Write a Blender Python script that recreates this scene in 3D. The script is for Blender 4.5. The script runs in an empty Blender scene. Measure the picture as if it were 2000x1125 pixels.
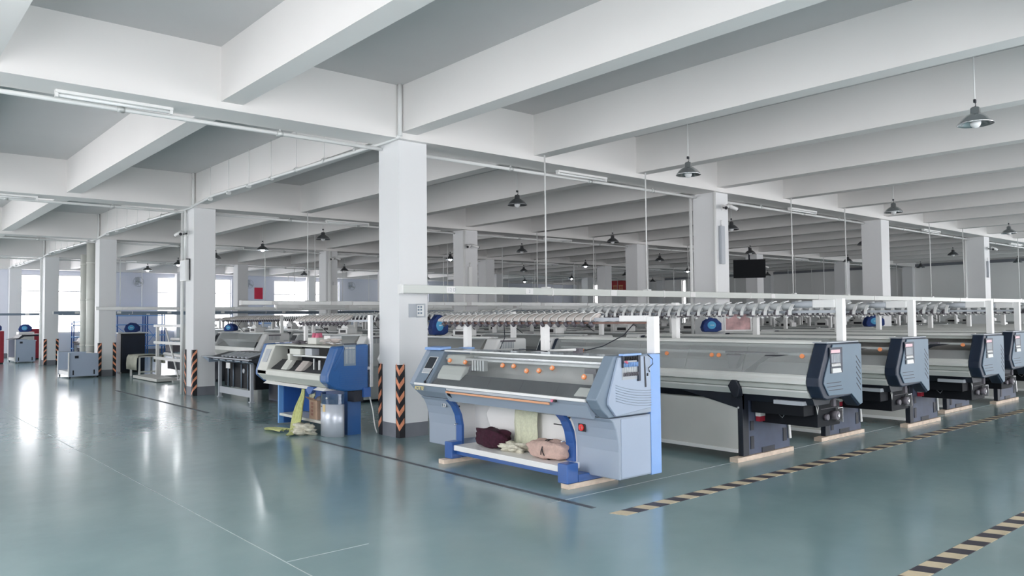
import bpy, math, random
from mathutils import Vector, Matrix
random.seed(7)
sc = bpy.context.scene
COL = sc.collection

# ------------------------------------------------------------ camera
cam_d = bpy.data.cameras.new('camera')
cam = bpy.data.objects.new('camera', cam_d)
COL.objects.link(cam)
CR = Vector((0.75871, -0.65134, -0.00988)); CF = Vector((0.65089, 0.75822, 0.03802)); CU = CR.cross(CF).normalized()
CF.normalize(); CR = CF.cross(CU).normalized()
m = Matrix((CR, CU, -CF)).transposed().to_4x4(); m.translation = Vector((0, 0, 1.7))
cam.matrix_world = m
cam_d.sensor_width = 36.0; cam_d.lens = 1521.8 / 2000 * 36.0; cam_d.clip_end = 300; cam_d.clip_start = 0.05
sc.camera = cam

# ------------------------------------------------------------ world, daylight, exposure
w = bpy.data.worlds.new('sky'); sc.world = w; w.use_nodes = True
bg = w.node_tree.nodes['Background']
bg.inputs['Color'].default_value = (1.0, 0.965, 0.97, 1)
bg.inputs['Strength'].default_value = 6.0
sc.view_settings.view_transform = 'Standard'; sc.view_settings.look = 'None'
sc.view_settings.gamma = 1.0; sc.view_settings.use_curve_mapping = False
sc.view_settings.exposure = 0.27
sc.cycles.max_bounces = 8; sc.cycles.diffuse_bounces = 6; sc.cycles.glossy_bounces = 3
sc.cycles.use_adaptive_sampling = True; sc.cycles.adaptive_threshold = 0.035
sc.cycles.transparent_max_bounces = 12; sc.cycles.transmission_bounces = 4
sc.cycles.caustics_reflective = False; sc.cycles.caustics_refractive = False
sc.cycles.sample_clamp_indirect = 15.0
sc.cycles.use_denoising = True

def portal(loc, rot, sx, sy):
    l = bpy.data.lights.new('window_portal', 'AREA'); l.shape = 'RECTANGLE'; l.size = sx; l.size_y = sy
    l.cycles.is_portal = True
    o = bpy.data.objects.new('window_portal', l); COL.objects.link(o); o.location = loc; o.rotation_euler = rot
PI = math.pi

# ------------------------------------------------------------ grid
X0, Y0, DX, DY, WX, WY = 6.04, 9.52, 7.72, 8.63, 0.487, 0.544
HG, HB, HS = 4.28, 4.366, 5.04
WXL, WXR, WYN, WYF = -2.05, 44.95, -4.6, 44.5      # walls

# ------------------------------------------------------------ materials
def mat(name, col, rough=0.5, metal=0.0, noise=0.0, nscale=8.0, bump=0.0, bscale=60.0, spec=0.5, emit=None, es=1.0, coat=0.0):
    ma = bpy.data.materials.new(name); ma.use_nodes = True
    nt = ma.node_tree; b = nt.nodes['Principled BSDF']
    b.inputs['Base Color'].default_value = (*col, 1)
    b.inputs['Roughness'].default_value = rough; b.inputs['Metallic'].default_value = metal
    b.inputs['Specular IOR Level'].default_value = spec
    b.inputs['Coat Weight'].default_value = coat
    if emit:
        b.inputs['Emission Color'].default_value = (*emit, 1); b.inputs['Emission Strength'].default_value = es
    tc = nt.nodes.new('ShaderNodeTexCoord')
    if noise > 0:
        n = nt.nodes.new('ShaderNodeTexNoise'); n.inputs['Scale'].default_value = nscale; n.inputs['Detail'].default_value = 5
        r = nt.nodes.new('ShaderNodeMapRange'); r.inputs['To Min'].default_value = 1 - noise; r.inputs['To Max'].default_value = 1 + noise
        r.inputs['From Min'].default_value = 0.3; r.inputs['From Max'].default_value = 0.7
        mx = nt.nodes.new('ShaderNodeVectorMath'); mx.operation = 'SCALE'; mx.inputs[0].default_value = col
        nt.links.new(tc.outputs['Object'], n.inputs['Vector']); nt.links.new(n.outputs['Fac'], r.inputs['Value'])
        nt.links.new(r.outputs['Result'], mx.inputs['Scale']); nt.links.new(mx.outputs[0], b.inputs['Base Color'])
    if bump > 0:
        n2 = nt.nodes.new('ShaderNodeTexNoise'); n2.inputs['Scale'].default_value = bscale; n2.inputs['Detail'].default_value = 4
        bp = nt.nodes.new('ShaderNodeBump'); bp.inputs['Strength'].default_value = bump; bp.inputs['Distance'].default_value = 0.01
        nt.links.new(tc.outputs['Object'], n2.inputs['Vector']); nt.links.new(n2.outputs['Fac'], bp.inputs['Height'])
        nt.links.new(bp.outputs['Normal'], b.inputs['Normal'])
    return ma

def clear_mat(name, tint, opac_diff=0.1, gloss=0.12, dcol=(0.7, 0.72, 0.72), rough=0.08):
    ma = bpy.data.materials.new(name); ma.use_nodes = True
    nt = ma.node_tree; nt.nodes.clear()
    out = nt.nodes.new('ShaderNodeOutputMaterial'); tr = nt.nodes.new('ShaderNodeBsdfTransparent'); tr.inputs[0].default_value = (*tint, 1)
    gl = nt.nodes.new('ShaderNodeBsdfGlossy'); gl.inputs['Roughness'].default_value = rough; gl.inputs[0].default_value = (0.9, 0.95, 1, 1)
    df = nt.nodes.new('ShaderNodeBsdfDiffuse'); df.inputs[0].default_value = (*dcol, 1)
    m1 = nt.nodes.new('ShaderNodeMixShader'); m1.inputs[0].default_value = opac_diff
    m2 = nt.nodes.new('ShaderNodeMixShader')
    lw = nt.nodes.new('ShaderNodeMath'); lw.operation = 'POWER'; lw.inputs[1].default_value = 4.0
    fa = nt.nodes.new('ShaderNodeLayerWeight'); fa.inputs['Blend'].default_value = 0.5; nt.links.new(fa.outputs['Facing'], lw.inputs[0])
    mr = nt.nodes.new('ShaderNodeMath'); mr.operation = 'MULTIPLY_ADD'; mr.inputs[1].default_value = 0.7; mr.inputs[2].default_value = gloss
    nt.links.new(lw.outputs[0], mr.inputs[0]); nt.links.new(mr.outputs[0], m2.inputs[0])
    nt.links.new(tr.outputs[0], m1.inputs[1]); nt.links.new(df.outputs[0], m1.inputs[2])
    nt.links.new(m1.outputs[0], m2.inputs[1]); nt.links.new(gl.outputs[0], m2.inputs[2]); nt.links.new(m2.outputs[0], out.inputs[0])
    return ma

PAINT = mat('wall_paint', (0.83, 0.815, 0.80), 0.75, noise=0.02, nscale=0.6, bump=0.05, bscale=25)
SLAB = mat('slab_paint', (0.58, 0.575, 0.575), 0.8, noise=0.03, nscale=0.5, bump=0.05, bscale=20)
COLP = mat('column_paint', (0.79, 0.80, 0.81), 0.55, noise=0.015, nscale=1.0)
LILAC = mat('far_wall_paint', (0.74, 0.76, 0.84), 0.8, noise=0.02, nscale=0.4)
RWALL = mat('side_wall_paint', (0.86, 0.86, 0.85), 0.85, noise=0.02, nscale=0.4)
GREYB = mat('skirting_grey', (0.20, 0.21, 0.24), 0.45, noise=0.08, nscale=4)
PIPE = mat('pipe_white', (0.85, 0.86, 0.85), 0.35)
PIPEC = mat('pipe_cream', (0.72, 0.73, 0.68), 0.4, noise=0.04, nscale=3)
BLACK = mat('black_rubber', (0.018, 0.018, 0.022), 0.55, noise=0.2, nscale=20)
ORANGE = mat('reflective_orange', (0.90, 0.36, 0.20), 0.4, noise=0.1, nscale=30)
MATB = mat('matt_black_box', (0.008, 0.010, 0.014), 0.6, spec=0.25)
DARK = mat('black_metal', (0.012, 0.016, 0.026), 0.45, noise=0.15, nscale=5)
NAVY = mat('dark_slate_plastic', (0.012, 0.022, 0.045), 0.4, noise=0.1, nscale=6)
SLATE = mat('slate_blue_panel', (0.125, 0.185, 0.245), 0.42, noise=0.04, nscale=3)
FOOTB = mat('foot_steel', (0.075, 0.095, 0.15), 0.5, noise=0.12, nscale=6)
GB = mat('grey_blue_paint', (0.34, 0.40, 0.49), 0.38, noise=0.02, nscale=2, coat=0.2)
GBD = mat('grey_blue_dark', (0.20, 0.26, 0.33), 0.42, noise=0.03, nscale=2)
GBL = mat('pale_grey_blue', (0.40, 0.475, 0.60), 0.38, noise=0.02, nscale=2)
SKY = mat('light_blue_paint', (0.25, 0.43, 0.80), 0.35, noise=0.02, nscale=2, coat=0.3)
BLUE = mat('royal_blue_paint', (0.03, 0.11, 0.36), 0.35, noise=0.03, nscale=3, coat=0.3)
DBLUE = mat('deep_blue_plastic', (0.03, 0.12, 0.34), 0.32, noise=0.05, nscale=3, coat=0.3)
SBLUE = mat('sky_blue_edge', (0.16, 0.38, 0.75), 0.35)
WHITE = mat('white_enamel', (0.84, 0.84, 0.83), 0.35, noise=0.01, nscale=2)
CREAM = mat('cream_enamel', (0.66, 0.67, 0.62), 0.4, noise=0.03, nscale=4)
ALU = mat('satin_aluminium', (0.62, 0.64, 0.63), 0.32, 0.35, noise=0.04, nscale=3)
ALUG = mat('rail_grey_green', (0.50, 0.53, 0.50), 0.4, 0.15, noise=0.04, nscale=3)
STEEL = mat('bright_steel', (0.70, 0.71, 0.72), 0.25, 0.8)
CHROME = mat('spun_aluminium', (0.52, 0.54, 0.55), 0.22, 0.9, noise=0.05, nscale=20)
LAMPD = mat('dull_spun_metal', (0.20, 0.21, 0.22), 0.35, 0.7, noise=0.1, nscale=20)
BED = mat('needle_bed_dark', (0.030, 0.032, 0.038), 0.55, 0.0, noise=0.3, nscale=14)
BRASS = mat('copper_bar', (0.72, 0.36, 0.20), 0.4, 0.1)
KNOB = mat('orange_knob', (0.95, 0.34, 0.14), 0.4)
RED = mat('red_plastic', (0.80, 0.03, 0.03), 0.35)
DRED = mat('dark_red_paint', (0.35, 0.02, 0.04), 0.5, noise=0.1)
PINK = mat('pink_plastic', (0.72, 0.18, 0.28), 0.4)
WOOD = mat('pine_wood', (0.76, 0.62, 0.50), 0.6, noise=0.15, nscale=12)
PANEL = mat('pale_grey_panel', (0.60, 0.60, 0.57), 0.45, noise=0.05, nscale=1.5)
FEED1 = mat('feeder_beige', (0.55, 0.50, 0.47), 0.45, noise=0.15, nscale=6)
FEED2 = mat('feeder_grey', (0.50, 0.52, 0.53), 0.4, noise=0.08, nscale=6)
FEEDL = mat('feeder_light', (0.74, 0.75, 0.74), 0.35)
FEEDD = mat('feeder_dark', (0.14, 0.13, 0.15), 0.5)
GOLD = mat('gold_letters', (0.80, 0.66, 0.25), 0.3, 0.4)
SCREEN = mat('dark_screen', (0.03, 0.035, 0.045), 0.15)
LGREY = mat('light_grey_plastic', (0.45, 0.48, 0.52), 0.4)
NAVYF = mat('navy_fabric', (0.02, 0.05, 0.20), 0.8, noise=0.2, nscale=15, bump=0.3)
CYAN = mat('pale_blue_print', (0.10, 0.42, 0.72), 0.7)
MAROON = mat('maroon_knit', (0.045, 0.008, 0.022), 0.95, noise=0.3, nscale=30, bump=0.8, bscale=120)
PINKF = mat('dusty_pink_knit', (0.62, 0.44, 0.38), 0.95, noise=0.1, nscale=25, bump=0.8, bscale=120)
GREENF = mat('pale_green_knit', (0.66, 0.68, 0.52), 0.9, noise=0.08, nscale=40, bump=0.6, bscale=90)
LIME = mat('lime_yarn_fabric', (0.55, 0.58, 0.26), 0.9, noise=0.15, nscale=25, bump=0.6, bscale=80)
IVORY = mat('ivory_yarn', (0.68, 0.66, 0.55), 0.95, noise=0.15, nscale=30, bump=0.8, bscale=90)
CARD = mat('cardboard', (0.55, 0.38, 0.28), 0.8, noise=0.08, nscale=8)
CANVAS = mat('sage_canvas', (0.42, 0.43, 0.36), 0.85, noise=0.1, nscale=8, bump=0.3)
TUBE = mat('fluorescent_tube', (0.90, 0.92, 0.92), 0.3)
BULB = mat('frosted_bulb', (0.85, 0.87, 0.88), 0.3)
BULBON = mat('lit_bulb', (1, 1, 1), 0.3, emit=(0.93, 0.97, 1.0), es=160.0)
GLASS = clear_mat('window_glass', (0.97, 0.98, 0.99), 0.0, 0.02)
COVER = clear_mat('clear_cover', (0.95, 0.96, 0.965), 0.05, 0.03)
MILKY = clear_mat('milky_cover', (0.93, 0.94, 0.94), 0.22, 0.05, dcol=(0.74, 0.76, 0.75))
TAPEY = mat('tape_cream', (0.66, 0.56, 0.39), 0.6, noise=0.12, nscale=9)
TAPEB = mat('tape_black', (0.055, 0.05, 0.065), 0.55, noise=0.2, nscale=9)
JOINT = mat('joint_filler', (0.42, 0.50, 0.52), 0.5, noise=0.2, nscale=6)
STRIP = mat('worn_grey_strip', (0.085, 0.10, 0.115), 0.5, noise=0.3, nscale=5)
REDB = mat('red_banner_cloth', (0.55, 0.07, 0.07), 0.7, noise=0.05)
REDP = mat('red_poster_print', (0.60, 0.02, 0.06), 0.6)
YEL = mat('banner_letter_orange', (0.80, 0.42, 0.22), 0.6)
SILV = mat('pale_silver_sheet', (0.58, 0.62, 0.69), 0.3, 0.25, noise=0.04, nscale=2)
YNOTE = mat('yellow_note', (0.72, 0.56, 0.30), 0.7)

# floor: teal epoxy
FLOORM = bpy.data.materials.new('teal_epoxy_floor'); FLOORM.use_nodes = True
nt = FLOORM.node_tree; b = nt.nodes['Principled BSDF']
tc = nt.nodes.new('ShaderNodeTexCoord')
n1 = nt.nodes.new('ShaderNodeTexNoise'); n1.inputs['Scale'].default_value = 0.55; n1.inputs['Detail'].default_value = 8; n1.inputs['Roughness'].default_value = 0.6
cr = nt.nodes.new('ShaderNodeValToRGB')
cr.color_ramp.elements[0].position = 0.32; cr.color_ramp.elements[0].color = (0.20, 0.31, 0.33, 1)
cr.color_ramp.elements[1].position = 0.70; cr.color_ramp.elements[1].color = (0.26, 0.375, 0.385, 1)
n2 = nt.nodes.new('ShaderNodeTexNoise'); n2.inputs['Scale'].default_value = 5.0; n2.inputs['Detail'].default_value = 10; n2.inputs['Roughness'].default_value = 0.7
r2 = nt.nodes.new('ShaderNodeMapRange'); r2.inputs['From Min'].default_value = 0.35; r2.inputs['From Max'].default_value = 0.75; r2.inputs['To Min'].default_value = 0.20; r2.inputs['To Max'].default_value = 0.27
n3 = nt.nodes.new('ShaderNodeTexNoise'); n3.inputs['Scale'].default_value = 1.6; n3.inputs['Detail'].default_value = 3
bp = nt.nodes.new('ShaderNodeBump'); bp.inputs['Strength'].default_value = 0.02; bp.inputs['Distance'].default_value = 0.02
for n in (n1, n2, n3): nt.links.new(tc.outputs['Object'], n.inputs['Vector'])
nt.links.new(n1.outputs['Fac'], cr.inputs['Fac']); nt.links.new(cr.outputs['Color'], b.inputs['Base Color'])
nt.links.new(n2.outputs['Fac'], r2.inputs['Value']); nt.links.new(r2.outputs['Result'], b.inputs['Roughness'])
nt.links.new(n3.outputs['Fac'], bp.inputs['Height']); nt.links.new(bp.outputs['Normal'], b.inputs['Normal'])
b.inputs['Specular IOR Level'].default_value = 0.6; b.inputs['Coat Weight'].default_value = 0.25; b.inputs['Coat Roughness'].default_value = 0.12

# ------------------------------------------------------------ mesh builder
class B:
    def __init__(s): s.v = []; s.f = []; s.mi = []; s.m = 0; s.sm = []
    def add(s, vs, fs, smooth=False):
        o = len(s.v); s.v += [tuple(v) for v in vs]
        for f in fs: s.f.append([i + o for i in f]); s.mi.append(s.m); s.sm.append(smooth)
        return s
    def box(s, x0, x1, y0, y1, z0, z1):
        vs = [(x, y, z) for z in (z0, z1) for y in (y0, y1) for x in (x0, x1)]
        return s.add(vs, [(0, 2, 3, 1), (4, 5, 7, 6), (0, 1, 5, 4), (2, 6, 7, 3), (0, 4, 6, 2), (1, 3, 7, 5)])
    def prism(s, prof, a0, a1, axis='y', smooth=False):
        # prof: (p, q) points; axis y -> (p, a, q); axis x -> (a, p, q); axis z -> (p, q, a)
        def P(p, a):
            return (p[0], a, p[1]) if axis == 'y' else ((a, p[0], p[1]) if axis == 'x' else (p[0], p[1], a))
        n = len(prof); vs = [P(p, a0) for p in prof] + [P(p, a1) for p in prof]
        s.add(vs, [tuple(range(n))[::-1], tuple(range(n, 2 * n))])
        o = len(s.v) - 2 * n
        for i in range(n):
            j = (i + 1) % n; s.f.append([o + i, o + j, o + n + j, o + n + i]); s.mi.append(s.m); s.sm.append(smooth)
        return s
    def strip(s, prof, a0, a1, t=0.004, axis='y'):
        # thin bent sheet following an open profile
        ou = prof; inn = []
        for i, p in enumerate(prof):
            a = prof[max(0, i - 1)]; c = prof[min(len(prof) - 1, i + 1)]
            dx, dz = c[0] - a[0], c[1] - a[1]; l = math.hypot(dx, dz) or 1
            inn.append((p[0] + dz / l * t, p[1] - dx / l * t))
        return s.prism(ou + inn[::-1], a0, a1, axis)
    def cyl(s, a, b_, r, n=10, r2=None, cap=True):
        a = Vector(a); b_ = Vector(b_); d = b_ - a
        if d.length < 1e-6: return s
        q = d.to_track_quat('Z', 'Y'); r2 = r if r2 is None else r2
        vs = [a + q @ Vector((r * math.cos(2 * PI * i / n), r * math.sin(2 * PI * i / n), 0)) for i in range(n)]
        vs += [b_ + q @ Vector((r2 * math.cos(2 * PI * i / n), r2 * math.sin(2 * PI * i / n), 0)) for i in range(n)]
        s.add(vs, [(i, (i + 1) % n, n + (i + 1) % n, n + i) for i in range(n)], True)
        if cap:
            o = len(s.v) - 2 * n
            s.f.append([o + i for i in range(n)][::-1]); s.f.append([o + n + i for i in range(n)]); s.mi += [s.m] * 2; s.sm += [False] * 2
        return s
    def tube(s, pts, r, n=6):
        # smooth path tube
        pts = [Vector(p) for p in pts]; rings = []
        up = Vector((0, 0, 1))
        for i, p in enumerate(pts):
            d = (pts[min(i + 1, len(pts) - 1)] - pts[max(0, i - 1)]).normalized()
            sd = d.cross(up)
            if sd.length < 1e-3: sd = d.cross(Vector((1, 0, 0)))
            sd.normalize(); u2 = sd.cross(d)
            rings.append([p + sd * r * math.cos(2 * PI * k / n) + u2 * r * math.sin(2 * PI * k / n) for k in range(n)])
        vs = [v for rg in rings for v in rg]; fs = []
        for i in range(len(pts) - 1):
            for k in range(n): fs.append((i * n + k, i * n + (k + 1) % n, (i + 1) * n + (k + 1) % n, (i + 1) * n + k))
        fs.append(tuple(range(n))[::-1]); fs.append(tuple((len(pts) - 1) * n + k for k in range(n)))
        return s.add(vs, fs, True)
    def lathe(s, prof, c=(0, 0, 0), n=20):
        vs = []; fs = []
        for r, z in prof:
            for k in range(n): vs.append((c[0] + r * math.cos(2 * PI * k / n), c[1] + r * math.sin(2 * PI * k / n), c[2] + z))
        for i in range(len(prof) - 1):
            for k in range(n): fs.append((i * n + k, i * n + (k + 1) % n, (i + 1) * n + (k + 1) % n, (i + 1) * n + k))
        return s.add(vs, fs, True)
    def ball(s, c, r, nu=12, nv=8, sx=1, sy=1, sz=1):
        vs = []; fs = []
        for i in range(nv + 1):
            t = PI * i / nv
            for k in range(nu):
                p = 2 * PI * k / nu
                vs.append((c[0] + sx * r * math.sin(t) * math.cos(p), c[1] + sy * r * math.sin(t) * math.sin(p), c[2] + sz * r * math.cos(t)))
        for i in range(nv):
            for k in range(nu): fs.append((i * nu + k, (i + 1) * nu + k, (i + 1) * nu + (k + 1) % nu, i * nu + (k + 1) % nu))
        return s.add(vs, fs, True)
    def mesh(s, name, mats):
        me = bpy.data.meshes.new(name); me.from_pydata(s.v, [], s.f)
        for x in (mats if isinstance(mats, (list, tuple)) else [mats]): me.materials.append(x)
        for p, mi, sm in zip(me.polygons, s.mi, s.sm): p.material_index = mi; p.use_smooth = sm
        me.validate(); me.update()
        return me
    def build(s, name, mats, parent=None, bevel=0.0):
        o = bpy.data.objects.new(name, s.mesh(name, mats)); COL.objects.link(o)
        if parent is not None: o.parent = parent
        if bevel:
            bv = o.modifiers.new('bevel', 'BEVEL'); bv.width = bevel; bv.segments = 2; bv.limit_method = 'ANGLE'; bv.angle_limit = math.radians(40)
        return o

def tag(o, label=None, cat=None, group=None, kind=None):
    if label: o['label'] = label
    if cat: o['category'] = cat
    if group: o['group'] = group
    if kind: o['kind'] = kind
    return o
def thing(name, label, cat, loc=(0, 0, 0), group=None, rz=0):
    o = bpy.data.objects.new(name, None); COL.objects.link(o); o.location = loc; o.rotation_euler = (0, 0, rz); o.empty_display_size = 0.1
    return tag(o, label, cat, group)
def inst(name, me, parent, loc=(0, 0, 0), rot=(0, 0, 0), scale=None):
    o = bpy.data.objects.new(name, me); COL.objects.link(o); o.parent = parent; o.location = loc; o.rotation_euler = rot
    if scale: o.scale = scale
    return o
def copy_tree(o, parent=None):
    c = o.copy(); COL.objects.link(c); c.parent = parent
    for ch in o.children: copy_tree(ch, c)
    return c
def struct(o, label=None): return tag(o, label, kind='structure')
def box(name, x0, x1, y0, y1, z0, z1, ma, parent=None, bevel=0.0):
    return B().box(x0, x1, y0, y1, z0, z1).build(name, ma, parent, bevel)
ORD = ['first', 'second', 'third', 'fourth', 'fifth', 'sixth', 'seventh', 'eighth', 'ninth', 'tenth', 'eleventh', 'twelfth', 'thirteenth', 'fourteenth', 'fifteenth', 'sixteenth']

# ------------------------------------------------------------ shell
struct(box('floor', WXL, WXR, WYN, WYF, -0.2, 0, FLOORM), 'glossy teal epoxy floor with streaky reflections')
fl = bpy.data.objects['floor']
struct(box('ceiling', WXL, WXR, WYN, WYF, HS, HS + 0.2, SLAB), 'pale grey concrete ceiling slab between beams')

def wall_with_holes(name, ma, axis, pos, th, a0, a1, z1, holes, label):
    """axis 'x': wall runs along x at y=pos; axis 'y': runs along y at x=pos. holes: (a0,a1,z0,z1)"""
    bb = B(); hs = sorted(holes); cur = a0
    def bx(p0, p1, q0, q1):
        if p1 - p0 < 1e-4 or q1 - q0 < 1e-4: return
        if axis == 'x': bb.box(p0, p1, pos, pos + th, q0, q1)
        else: bb.box(pos, pos + th, p0, p1, q0, q1)
    for h in hs:
        bx(cur, h[0], 0, z1); bx(h[0], h[1], 0, h[2]); bx(h[0], h[1], h[3], z1); cur = h[1]
    bx(cur, a1, 0, z1)
    return struct(bb.build(name, ma), label)

wn = [0]
def window(axis, pos, th, a0, a1, z0, z1, muls, trans, inward):
    """frame, glass and a light portal in a hole"""
    wn[0] += 1
    w_ = thing('window_%d' % wn[0], None, None); struct(w_, 'tall pale framed window with bright daylight behind')
    def bx(bb, p0, p1, q0, q1, d0, d1):
        if axis == 'x': bb.box(p0, p1, pos + d0, pos + d1, q0, q1)
        else: bb.box(pos + d0, pos + d1, p0, p1, q0, q1)
    fr = B(); t = 0.06
    c0, c1 = th * 0.35, th * 0.65
    bx(fr, a0, a1, z0, z0 + t, c0, c1); bx(fr, a0, a1, z1 - t, z1, c0, c1); bx(fr, a0, a0 + t, z0 + t, z1 - t, c0, c1); bx(fr, a1 - t, a1, z0 + t, z1 - t, c0, c1)
    fr.build('frame', WHITE, w_)
    for m_ in muls:
        q = B(); bx(q, m_ - 0.03, m_ + 0.03, z0 + t, z1 - t, c0, c1); q.build('mullion', WHITE, w_)
    for m_ in trans:
        q = B(); bx(q, a0 + t, a1 - t, m_ - 0.025, m_ + 0.025, c0 + 0.005, c1 - 0.005); q.build('transom', WHITE, w_)
    ms = [a0 + t] + list(muls) + [a1 - t]
    for i in range(len(ms) - 1):
        q = B(); bx(q, ms[i], ms[i + 1], z0 + t, z1 - t, th * 0.49, th * 0.51); q.build('pane', GLASS, w_)
    cx, cz = (a0 + a1) / 2, (z0 + z1) / 2
    if axis == 'x':
        y = pos + (th + 0.02 if inward > 0 else -0.02)
        portal((cx, y, cz), (PI / 2 if inward < 0 else -PI / 2, 0, 0), a1 - a0, z1 - z0)
        # area light shines along local -Z ; rot +90 about x -> -Z points to +Y ; so inward>0 needs +90
        bpy.context.scene.collection.objects[-1].rotation_euler = (PI / 2, 0, 0) if inward > 0 else (-PI / 2, 0, 0)
    else:
        x = pos + (th + 0.02 if inward > 0 else -0.02)
        portal((x, 0.5 * (a0 + a1), cz), (0, -PI / 2 if inward > 0 else PI / 2, 0), z1 - z0, a1 - a0)

# far wall (runs along x)
FZ0, FZ1 = 1.15, 4.08
far_w = [(-0.9, 5.2), (6.56, 9.35), (12.9, 16.95), (19.5, 23.8), (26.6, 30.6)]
wall_with_holes('wall_far', LILAC, 'x', WYF, 0.3, WXL - 0.3, WXR + 0.3, HS, [(a, b_, FZ0, FZ1) for a, b_ in far_w], 'pale lilac far wall with bright windows')
for a, b_ in far_w:
    k = max(2, round((b_ - a) / 2.1)); window('x', WYF, 0.3, a, b_, FZ0, FZ1, [a + (b_ - a) * i / k for i in range(1, k)], [3.25, 2.25], -1)
# near wall (behind the camera)
near_w = [(a + 0.5, a + 7.1) for a in [X0 - DX + i * DX for i in range(6)]]
near_w = [(max(a, WXL + 0.4), b_) for a, b_ in near_w if b_ < WXR]
wall_with_holes('wall_near', PAINT, 'x', WYN - 0.3, 0.3, WXL - 0.3, WXR + 0.3, HS, [(a, b_, 0.5, 4.25) for a, b_ in near_w], 'white wall with a band of windows')
for a, b_ in near_w: window('x', WYN - 0.3, 0.3, a, b_, 0.5, 4.25, [a + (b_ - a) * i / 4 for i in range(1, 4)], [3.3], 1)
# left wall
left_w = [(-3.8, -0.6)] + [(a + 2.3, a + 6.6) for a in [Y0 - DY + i * DY for i in range(5)]]
wall_with_holes('wall_left', PAINT, 'y', WXL - 0.3, 0.3, WYN, WYF, HS, [(a, b_, 0.5, 4.25) for a, b_ in left_w], 'white wall with a band of windows')
for a, b_ in left_w: window('y', WXL - 0.3, 0.3, a, b_, 0.5, 4.25, [a + (b_ - a) * i / 5 for i in range(1, 5)], [3.3], 1)
# right wall: two slim windows, two wide unseen ones added to brighten this end
right_w = [(-4.0, 0.4), (1.8, 9.1), (33.62, 33.95), (41.9, 42.5)]
wall_with_holes('wall_right', RWALL, 'y', WXR, 0.3, WYN, WYF, HS, [(a, b_, 0.6, 4.25) for a, b_ in right_w], 'plain grey end wall behind the machine hall')
for a, b_ in right_w: window('y', WXR, 0.3, a, b_, 0.6, 4.25, [(a + b_) / 2] if b_ - a > 2 else [], [2.4], -1)
struct(box('trim_1', WXR - 0.16, WXR, WYN, 36, 4.28, 4.42, GREYB))
struct(box('trim_2', WXR - 0.12, WXR, WYN, 36, 4.62, 4.67, LAMPD))
struct(box('baseboard_far', WXL, WXR, WYF - 0.015, WYF, 0, 0.22, GREYB))
struct(box('baseboard_right', WXR - 0.015, WXR, WYN, WYF - 0.016, 0, 0.22, GREYB))

# columns, girders, beams
for j in range(-1, 5):
    for i in range(-1, 6):
        x, y = X0 + i * DX, Y0 + j * DY
        if x + WX > WXR: WXc = WXR - x - 0.005
        else: WXc = WX
        yy1 = min(y + WY, WYF - 0.02)
        if WXc < 0.08: continue
        c = B(); c.box(x, x + WXc, y, yy1, 0.0, HG)
        if j > -1:
            c.m = 1; t = 0.004; c.box(x - t, x + WXc + t, y - t, yy1 + t, 0.0, 0.20)
        struct(c.build('column', [COLP, GREYB]), 'square white painted concrete column with grey base band')
GY0, GW = -0.098, 0.5755
for j in range(-2, 5):
    y = Y0 + j * DY + GY0
    y0, y1 = max(y, WYN + 0.01), min(y + GW, WYF - 0.01)
    if y1 - y0 < 0.1: continue
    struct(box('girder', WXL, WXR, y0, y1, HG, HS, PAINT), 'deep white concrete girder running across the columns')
k = -6
while True:
    x = X0 - 0.02 + k * DX / 3
    if x > WXR - 0.4: break
    if x > WXL: 
        bb = B()
        for j in range(-2, 5):
            a = max(WYN, Y0 + j * DY + GY0 + GW - 0.001) if j > -2 else WYN
            if j == -2: a = WYN; e = Y0 - DY + GY0
            else: e = min(WYF, Y0 + (j + 1) * DY + GY0)
            if e - a > 0.2: bb.box(x, x + 0.274, a, e, HB, HS)
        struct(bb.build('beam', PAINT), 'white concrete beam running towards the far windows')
    k += 1

# ------------------------------------------------------------ floor markings
def joint(name, x0, x1, y0, y1, ma, label):
    o = B().box(x0, x1, y0, y1, 0.0, 0.0015).build(name, ma, fl); o['label'] = label; return o
joint('floor_joint', 2.385, 2.393, WYN, 44, JOINT, 'thin pale floor joint'); 
joint('floor_joint', 2.40, 3.05, 5.245, 5.253, JOINT, 'thin pale floor joint')
joint('floor_joint', 4.9, 44, 5.24, 5.252, JOINT, 'thin pale floor joint')
joint('worn_strip', 5.07, 5.13, 4.85, 10.3, STRIP, 'worn grey strip line'); joint('worn_strip', 5.10, 5.18, 14.6, 21.0, STRIP, 'worn grey strip line')
joint('floor_joint', 2.4, 5.05, 18.15, 18.16, JOINT, 'thin pale floor joint')

def hazard(x0, x1, y0, y1, pitch, lab):
    t = thing('hazard_tape', lab, 'floor tape', (x0, y0, 0), 'black and cream floor tapes')
    w_ = y1 - y0; n = int((x1 - x0) / pitch); sl = 0.05
    mes = []
    for ma in (TAPEY, TAPEB):
        q = B(); q.prism([(0, 0), (pitch, 0), (pitch - sl, w_), (-sl, w_)], 0.0005, 0.003, 'z'); mes.append(q.mesh('stripe', ma))
    for i in range(min(n, 290)): inst('stripe', mes[i % 2], t, (i * pitch, 0, 0))
    if n > 290:
        q = B()
        for i in range(290, n):
            q.m = i % 2; q.prism([(i * pitch, 0), ((i + 1) * pitch, 0), ((i + 1) * pitch - sl, w_), (i * pitch - sl, w_)], 0.0005, 0.003, 'z')
        o = q.build('stripe', [TAPEY, TAPEB], t); o['kind'] = 'stuff'
hazard(5.11, 44.0, 4.48, 4.63, 0.148, 'black and cream hazard tape on the floor along the machine ends')
hazard(4.4, 30.0, 2.13, 2.27, 0.148, 'black and cream hazard tape on the floor crossing the nearest corner')
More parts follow.
